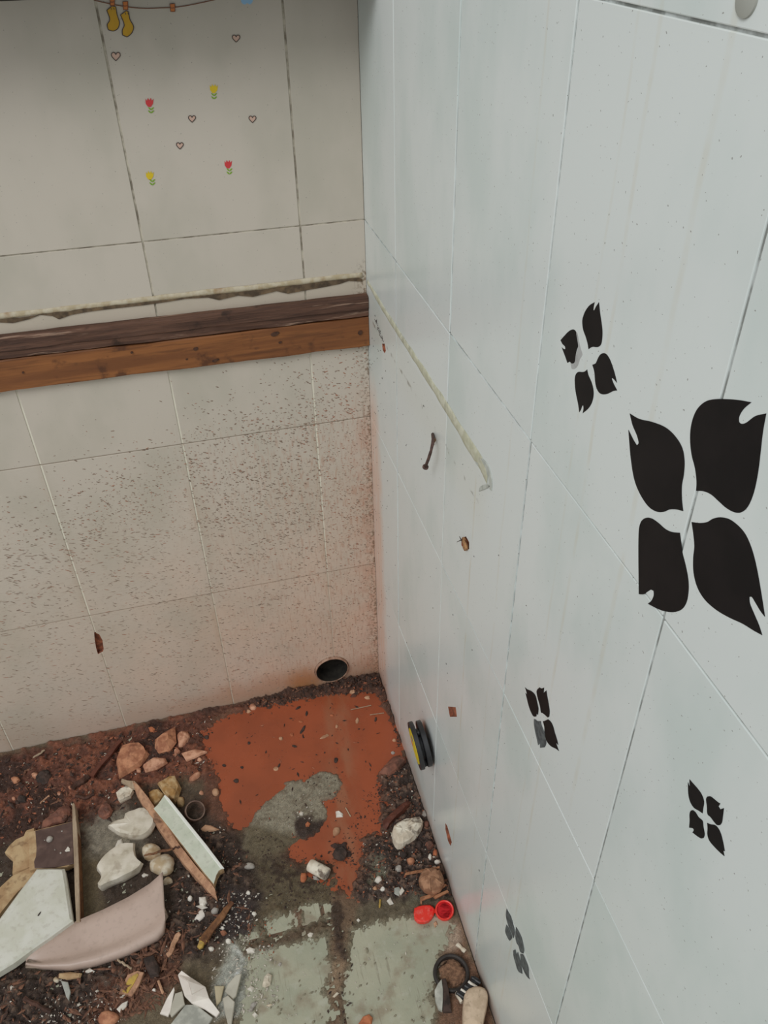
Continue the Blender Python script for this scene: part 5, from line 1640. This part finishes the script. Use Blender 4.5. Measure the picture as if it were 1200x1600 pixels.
plate('bamboo_splinter', [(632, 1367), (634, 1363), (660, 1358), (687, 1353), (687, 1356), (655, 1363)], [.010, .010, .018, .030, .030, .018], .002, 'bamboo', 'thin bamboo splinter lying above the husk ball', 'splinter', bevel=.0003)
e = empty('bamboo_strip', ground(675, 1398), 'forked split bamboo strip between husk ball and red cap', 'splinter')
plate('strip', [(657, 1405), (657.5, 1401), (672, 1397), (695, 1380), (697.5, 1382), (677, 1400), (660, 1406.5)], [.012, .012, .014, .020, .020, .014, .012], .003, 'bamboo', parent=e, bevel=.0004)
plate('strip', [(676, 1400), (699, 1390), (701.5, 1393), (680, 1404)], [.010, .014, .014, .010], .003, 'bamboo', parent=e, bevel=.0004)
plate('end_piece', [(656, 1402), (659, 1402), (659.5, 1412), (657, 1412)], [.012, .012, .008, .008], .003, 'bamboo', parent=e, bevel=.0004)
# red flip cap
g = ground(690, 1428)
e = empty('red_bottle_cap', g, 'bright red plastic flip-top bottle cap, open, by the right wall', 'bottle cap')
cc = fl(694.5, 1424, g[2])
cc[0] = min(cc[0], -.018)
tilt = Vector((-.12, -.30, 1)).normalized()
R0 = .0140
lathe('cap_body', [(R0 * .93, 0), (R0 * 1.02, .0015), (R0 * 1.02, .0105), (R0 * .98, .0125), (R0 * .93, .0130), (R0 * .84, .0127), (R0 * .82, .0115), (R0 * .82, .0022), (R0 * .80, .0018), (0, .0018)], 'red_plastic', e, 40, tilt, cc)
lathe('cap_inside', [(R0 * .80, .0095), (R0 * .80, .0024), (0, .0024), (0, .0021), (R0 * .815, .0021), (R0 * .815, .0095)], 'red_inner', e, 40, tilt, cc)
lid = [(647.5, 1418), (655, 1414.5), (664, 1413), (672, 1413), (677, 1416.5), (679.5, 1420), (678, 1427), (675, 1433), (670, 1437.5), (664, 1440), (657, 1440), (652, 1438.5), (647.5, 1433.5), (646.5, 1426)]
lo = plate('flip_lid', lid, [g[2] + .009] * len(lid), .008, 'red_plastic', parent=e, bevel=.0018)
plate('hinge', [(677, 1420), (681.5, 1421), (682, 1425), (677, 1426)], g[2] + .006, .003, 'red_plastic', parent=e, bevel=.0004)
plate('lid_notch', [(671, 1420.5), (674.5, 1420), (676, 1423), (672, 1424)], g[2] + .0096, .0008, 'red_inner', parent=e, bevel=.0002)
# crumbs near the cap
lump('plaster_crumb', [(604, 1408), (610, 1402), (613, 1408), (615, 1412), (609, 1414)], .006, 'white_chip', 'white crumb left of the red cap', 'crumb', None, 115)
plate('clear_shard', [(616, 1387), (623, 1385), (630, 1394), (622, 1399), (616, 1396)], .008, .002, 'clear_shard', 'hazy shard left of the husk ball', 'shard')
plate('clear_shard', [(624, 1393), (628, 1385), (632, 1391), (626, 1399)], .010, .002, 'white_chip', 'bright sliver leaning on the hazy shard', 'shard')
stick('wood_sliver', (594, 1406), (593, 1418), .003, .003, 'yellow_paint', 'tiny orange yellow sliver of wood on dark soil', 'sliver', .001, .001, 116, n=4)
# --- lower right corner
g = ground(705, 1522)
rc = fl(705, 1521, .004)
o = empty('rubber_ring', (rc[0], rc[1], 0.0), 'dark rubber ring filled with dirt at the lower right', 'ring')
lathe('ring', [(.0250, 0), (.0262, .004), (.0255, .0085), (.0235, .0095), (.0210, .0085), (.0203, .004), (.0205, 0)], 'rubber', o, 36, (0, -.05, 1), (rc[0], rc[1], 0.0002), closed=True)
blob('dirt_filling', (rc[0] + .003, rc[1] + .001, .002), .0195, .0180, .0050, 'dirt_fill', o, 6, 3, .35, 3)
e = empty('grey_tile_shard', ground(693, 1560), 'grey tile shard with a dark side leaning at the rubber ring', 'shard')
plate('light_face', [(679, 1547), (684, 1537), (690, 1529.5), (692, 1545), (692, 1560), (691, 1579), (685, 1576), (680, 1562)], [.012, .018, .022, .020, .017, .012, .010, .010], .006, 'grey_slab', parent=e)
plate('dark_face', [(690.5, 1529), (696.5, 1528), (701, 1545), (706, 1580), (692, 1580), (692.5, 1560)], [.0205, .0185, .014, .008, .010, .0155], .006, 'dark_rock', parent=e)
e = empty('ridged_plug', ground(733, 1543), 'black ridged plug smeared with white beside the rubber ring', 'plug')
stick('core', (718, 1559), (747, 1529), .0150, .0130, 'plastic_black', None, None, .004, .004, 121, e, sides=8, jag=.03)
for k in range(5):
    s = (k + .5) / 5
    x, y = 718 + 29 * s, 1559 - 30 * s
    stick('ridge', (x - 6.5, y - 4.5), (x + 6.5, y + 4.5), .0035, .0035, 'white_chip' if k % 2 else 'plastic_black', None, None, .0155, .0135, 130 + k, e, n=4)
stick('rim', (714, 1552), (722, 1566), .006, .010, 'white_stone', None, None, .003, .003, 122, e, n=4)
lump('beige_brick', [(724, 1562), (731, 1551), (745, 1547), (757, 1551), (762, 1563), (760, 1580), (755, 1604), (753, 1625), (722, 1625), (722, 1590)], .028, 'beige_stone', 'beige rounded brick piece at the bottom right corner', 'brick', None, 123,
     [(0, .94), (.4, 1.0), (.85, .97), (.96, .9), (1.0, .8)], flat=False, jag=.015, smoothn=2)
stick('cream_chip', (714, 1475), (727, 1487), .006, .004, 'cream_stone', 'cream oblong chip below the red cap', 'chip', 0, 0, 124, n=5)
lump('plaster_crumb', [(677, 1443), (681, 1439), (684, 1445), (680, 1450)], .004, 'tan_chip', 'pinkish crumb directly under the red cap', 'crumb', None, 125)
lump('brick_chip', [(560, 1600), (566, 1590), (577, 1585), (583, 1591), (580, 1601)], .008, 'orange_chip', 'orange brick chip at the bottom edge on green tile', 'chip', None, 126)
# --- crumbs on the green tiles
for i, (pts, h, m, lab) in enumerate([
        ([(384, 1484), (390, 1480), (399, 1483), (398, 1489), (386, 1490)], .006, 'white_chip', 'white plaster crumb at the top of the dust patch'),
        ([(410, 1541), (413, 1528), (419, 1521), (425, 1524), (423, 1539), (414, 1543)], .010, 'white_stone', 'largest plaster chunk on the green tile'),
        ([(386, 1546), (392, 1540), (398, 1544), (394, 1550)], .006, 'white_chip', 'plaster crumb left of the largest plaster chunk'),
        ([(389, 1581), (392, 1568), (399, 1564), (402, 1568), (395, 1580)], .006, 'grey_stone', 'elongated grey crumb near the bottom edge on the green tile'),
        ([(394, 1586), (398, 1581), (403, 1586), (399, 1591)], .006, 'white_chip', 'round white crumb lowest beside the elongated grey one'),
        ([(480, 1461), (485, 1457), (490, 1459), (488, 1464), (482, 1464)], .005, 'white_chip', 'white crumb between the two green tile strips and the big tile'),
        ([(557, 1438), (560, 1435), (563, 1438), (560, 1441)], .004, 'white_chip', 'small white crumb beside the brown joint'),
        ([(434, 1508), (437, 1503), (441, 1505), (438, 1511)], .003, 'grey_stone', 'small grey crumb alone on the left green tile'),
        ([(519, 1558), (527, 1550), (530, 1552), (523, 1559)], .003, 'cream_stone', 'cream sliver in the brown joint'),
        ([(416, 1571), (423, 1568), (427, 1570), (420, 1574)], .003, 'cream_stone', 'flat cream crumb left on the green tile')]):
    lump('plaster_crumb', pts, h, m, lab, 'crumb', None, 140 + i)
# --- things floating in the muddy pool
for i, (x, y, w, h, a, m, lab) in enumerate([
        (466, 1106, 9, 3.5, -.5, 'dark_rock', 'dark flake in the pool nearest the back wall joint'), (479, 1115, 3.5, 8, .1, 'dark_rock', 'upright dark flake in the upper pool'),
        (473, 1140, 4.5, 17, .55, 'dark_rock', 'longest dark flake in the middle of the pool'), (460, 1166, 9, 3.5, .25, 'dark_rock', 'dark flake lowest left of the pool flakes'),
        (439, 1154, 7, 6, 0, 'tan_chip', 'tan crumb left in the pool'), (456, 1148, 6, 6, 0, 'orange_chip', 'brown crumb beside the longest dark flake'), (507, 1151, 15, 5, -.45, 'tan_chip', 'long tan flake in the middle of the pool'),
        (558, 1126, 5, 10, .1, 'tan_chip', 'upright tan flake at the right of the pool'), (526, 1135, 4, 6, 0, 'tan_chip', 'small tan crumb in the pale streak of the pool'), (587, 1124, 4, 8, .2, 'dark_rock', 'dark flake near the right shore'),
        (525, 1188, 7, 9, .3, 'dark_rock', 'dark crumb just above the island'), (323, 1152, 8, 7, 0, 'dark_rock', 'dark crumb at the upper left shore'), (369, 1220, 8, 7, 0, 'dark_rock', 'dark crumb in the left half of the pool'),
        (431, 1201, 8, 7, 0, 'tan_chip', 'tan crumb left of the island top'), (436, 1196, 3, 7, .5, 'dark_rock', 'dark thorn on the tan crumb'), (389, 1161, 5, 5, 0, 'dark_rock', 'small round dark crumb in the upper left pool'),
        (470, 1128, 8, 3, .1, 'orange_chip', 'flat brown flake above the longest dark flake'), (519, 1118, 7, 3, .1, 'orange_chip', 'flat brown flake in the pale streak'), (574, 1090, 9, 6, 0, 'tan_chip', 'tan crumb at the corner shore'),
        (378, 1199, 5, 4, .3, 'dark_rock', 'tiny dark crumb at the left of the pool'), (350, 1196, 6, 4, .3, 'dark_rock', 'small dark crumb by the left shore')]):
    pts = []
    for k in range(8):
        q = k * math.pi / 4
        u, v = w / 2 * math.cos(q) * (1 + .2 * math.sin(k * 2.1 + i)), h / 2 * math.sin(q)
        pts.append((x + u * math.cos(a) - v * math.sin(a), y + u * math.sin(a) + v * math.cos(a)))
    lump('floating_crumb', pts, .0028, m, lab, 'crumb', 'crumbs in the muddy pool', 160 + i, lift=.0018)
stick('straw', (548, 1109), (580, 1102), .0016, .0016, 'wood_grey', 'thin straw floating near the room corner', 'straw', .0014, .0014, 181, jag=.05)
stick('straw', (578, 1117), (600, 1114), .0016, .0016, 'wood_grey', 'short thin straw at the right shore of the pool', 'straw', .0014, .0014, 182, jag=.05)
stick('straw', (540, 1262), (548, 1276), .002, .002, 'wood_grey', 'short pale straw right of the island', 'straw', .0014, .0014, 183, jag=.05)
# --- pebbles along the back wall and in the corner
for i, (x, y, r, m, lab) in enumerate([
        (395, 1105, 6, 'brick_stone_pale', 'pinkish pebble by the back wall left of the drain'), (388, 1112, 4, 'tan_chip', 'small tan pebble at the pool edge below the pinkish pebble'), (24, 1219, 6.5, 'brick_stone', 'orange pebble in the red soil at the left edge'),
        (55, 1212, 6, 'brick_stone_pale', 'pinkish pebble beside the dark clod'), (22, 1248, 4, 'brick_stone_pale', 'pale pebble left of the small dark clod'), (551, 1081, 5, 'tan_chip', 'tan pebble in the corner debris'),
        (616, 1157, 3.5, 'tan_chip', 'tan pebble at the right wall above the red rock'), (614, 1177, 3.5, 'grey_stone', 'grey pebble touching the red rock'), (237, 1140, 5, 'orange_chip', 'orange red pebble by the back wall above the wedge'),
        (110, 1231, 3.5, 'brick_stone_pale', 'tiny pale pebble at the cut end of the dark stick'), (93, 1240, 4, 'brick_stone_pale', 'tiny pink pebble right of the short pink stick'), (348, 1450, 3.5, 'white_chip', 'white pebble right of the broken stick'),
        (388, 1395, 4, 'white_chip', 'white pebble among dark grit right of the lath tip'), (397, 1428, 4, 'white_chip', 'white pebble beside the small green tile strips'), (349, 1458, 5, 'brick_stone', 'red pebble right of the broken stick'),
        (330, 1483, 4.5, 'white_chip', 'white oval pebble under the broken stick'), (357, 1471, 5, 'white_chip', 'flat white pebble right of the broken stick end'), (241, 1547, 3.5, 'white_chip', 'white pebble below the dark angular clod'),
        (315, 1239, 4, 'brick_stone_pale', 'pinkish crumb above the pipe ring'), (312, 1187, 4, 'brick_stone_pale', 'pale pebble under the flat pointed brick fragment')]):
    lump('pebble', [(x + r * math.cos(k * .9) * (1 + .2 * math.sin(k * 3 + i)), y + r * .85 * math.sin(k * .9)) for k in range(7)], .001 * r * 1.2, m, lab, 'pebble', None, 200 + i, flat=i % 3 != 0)
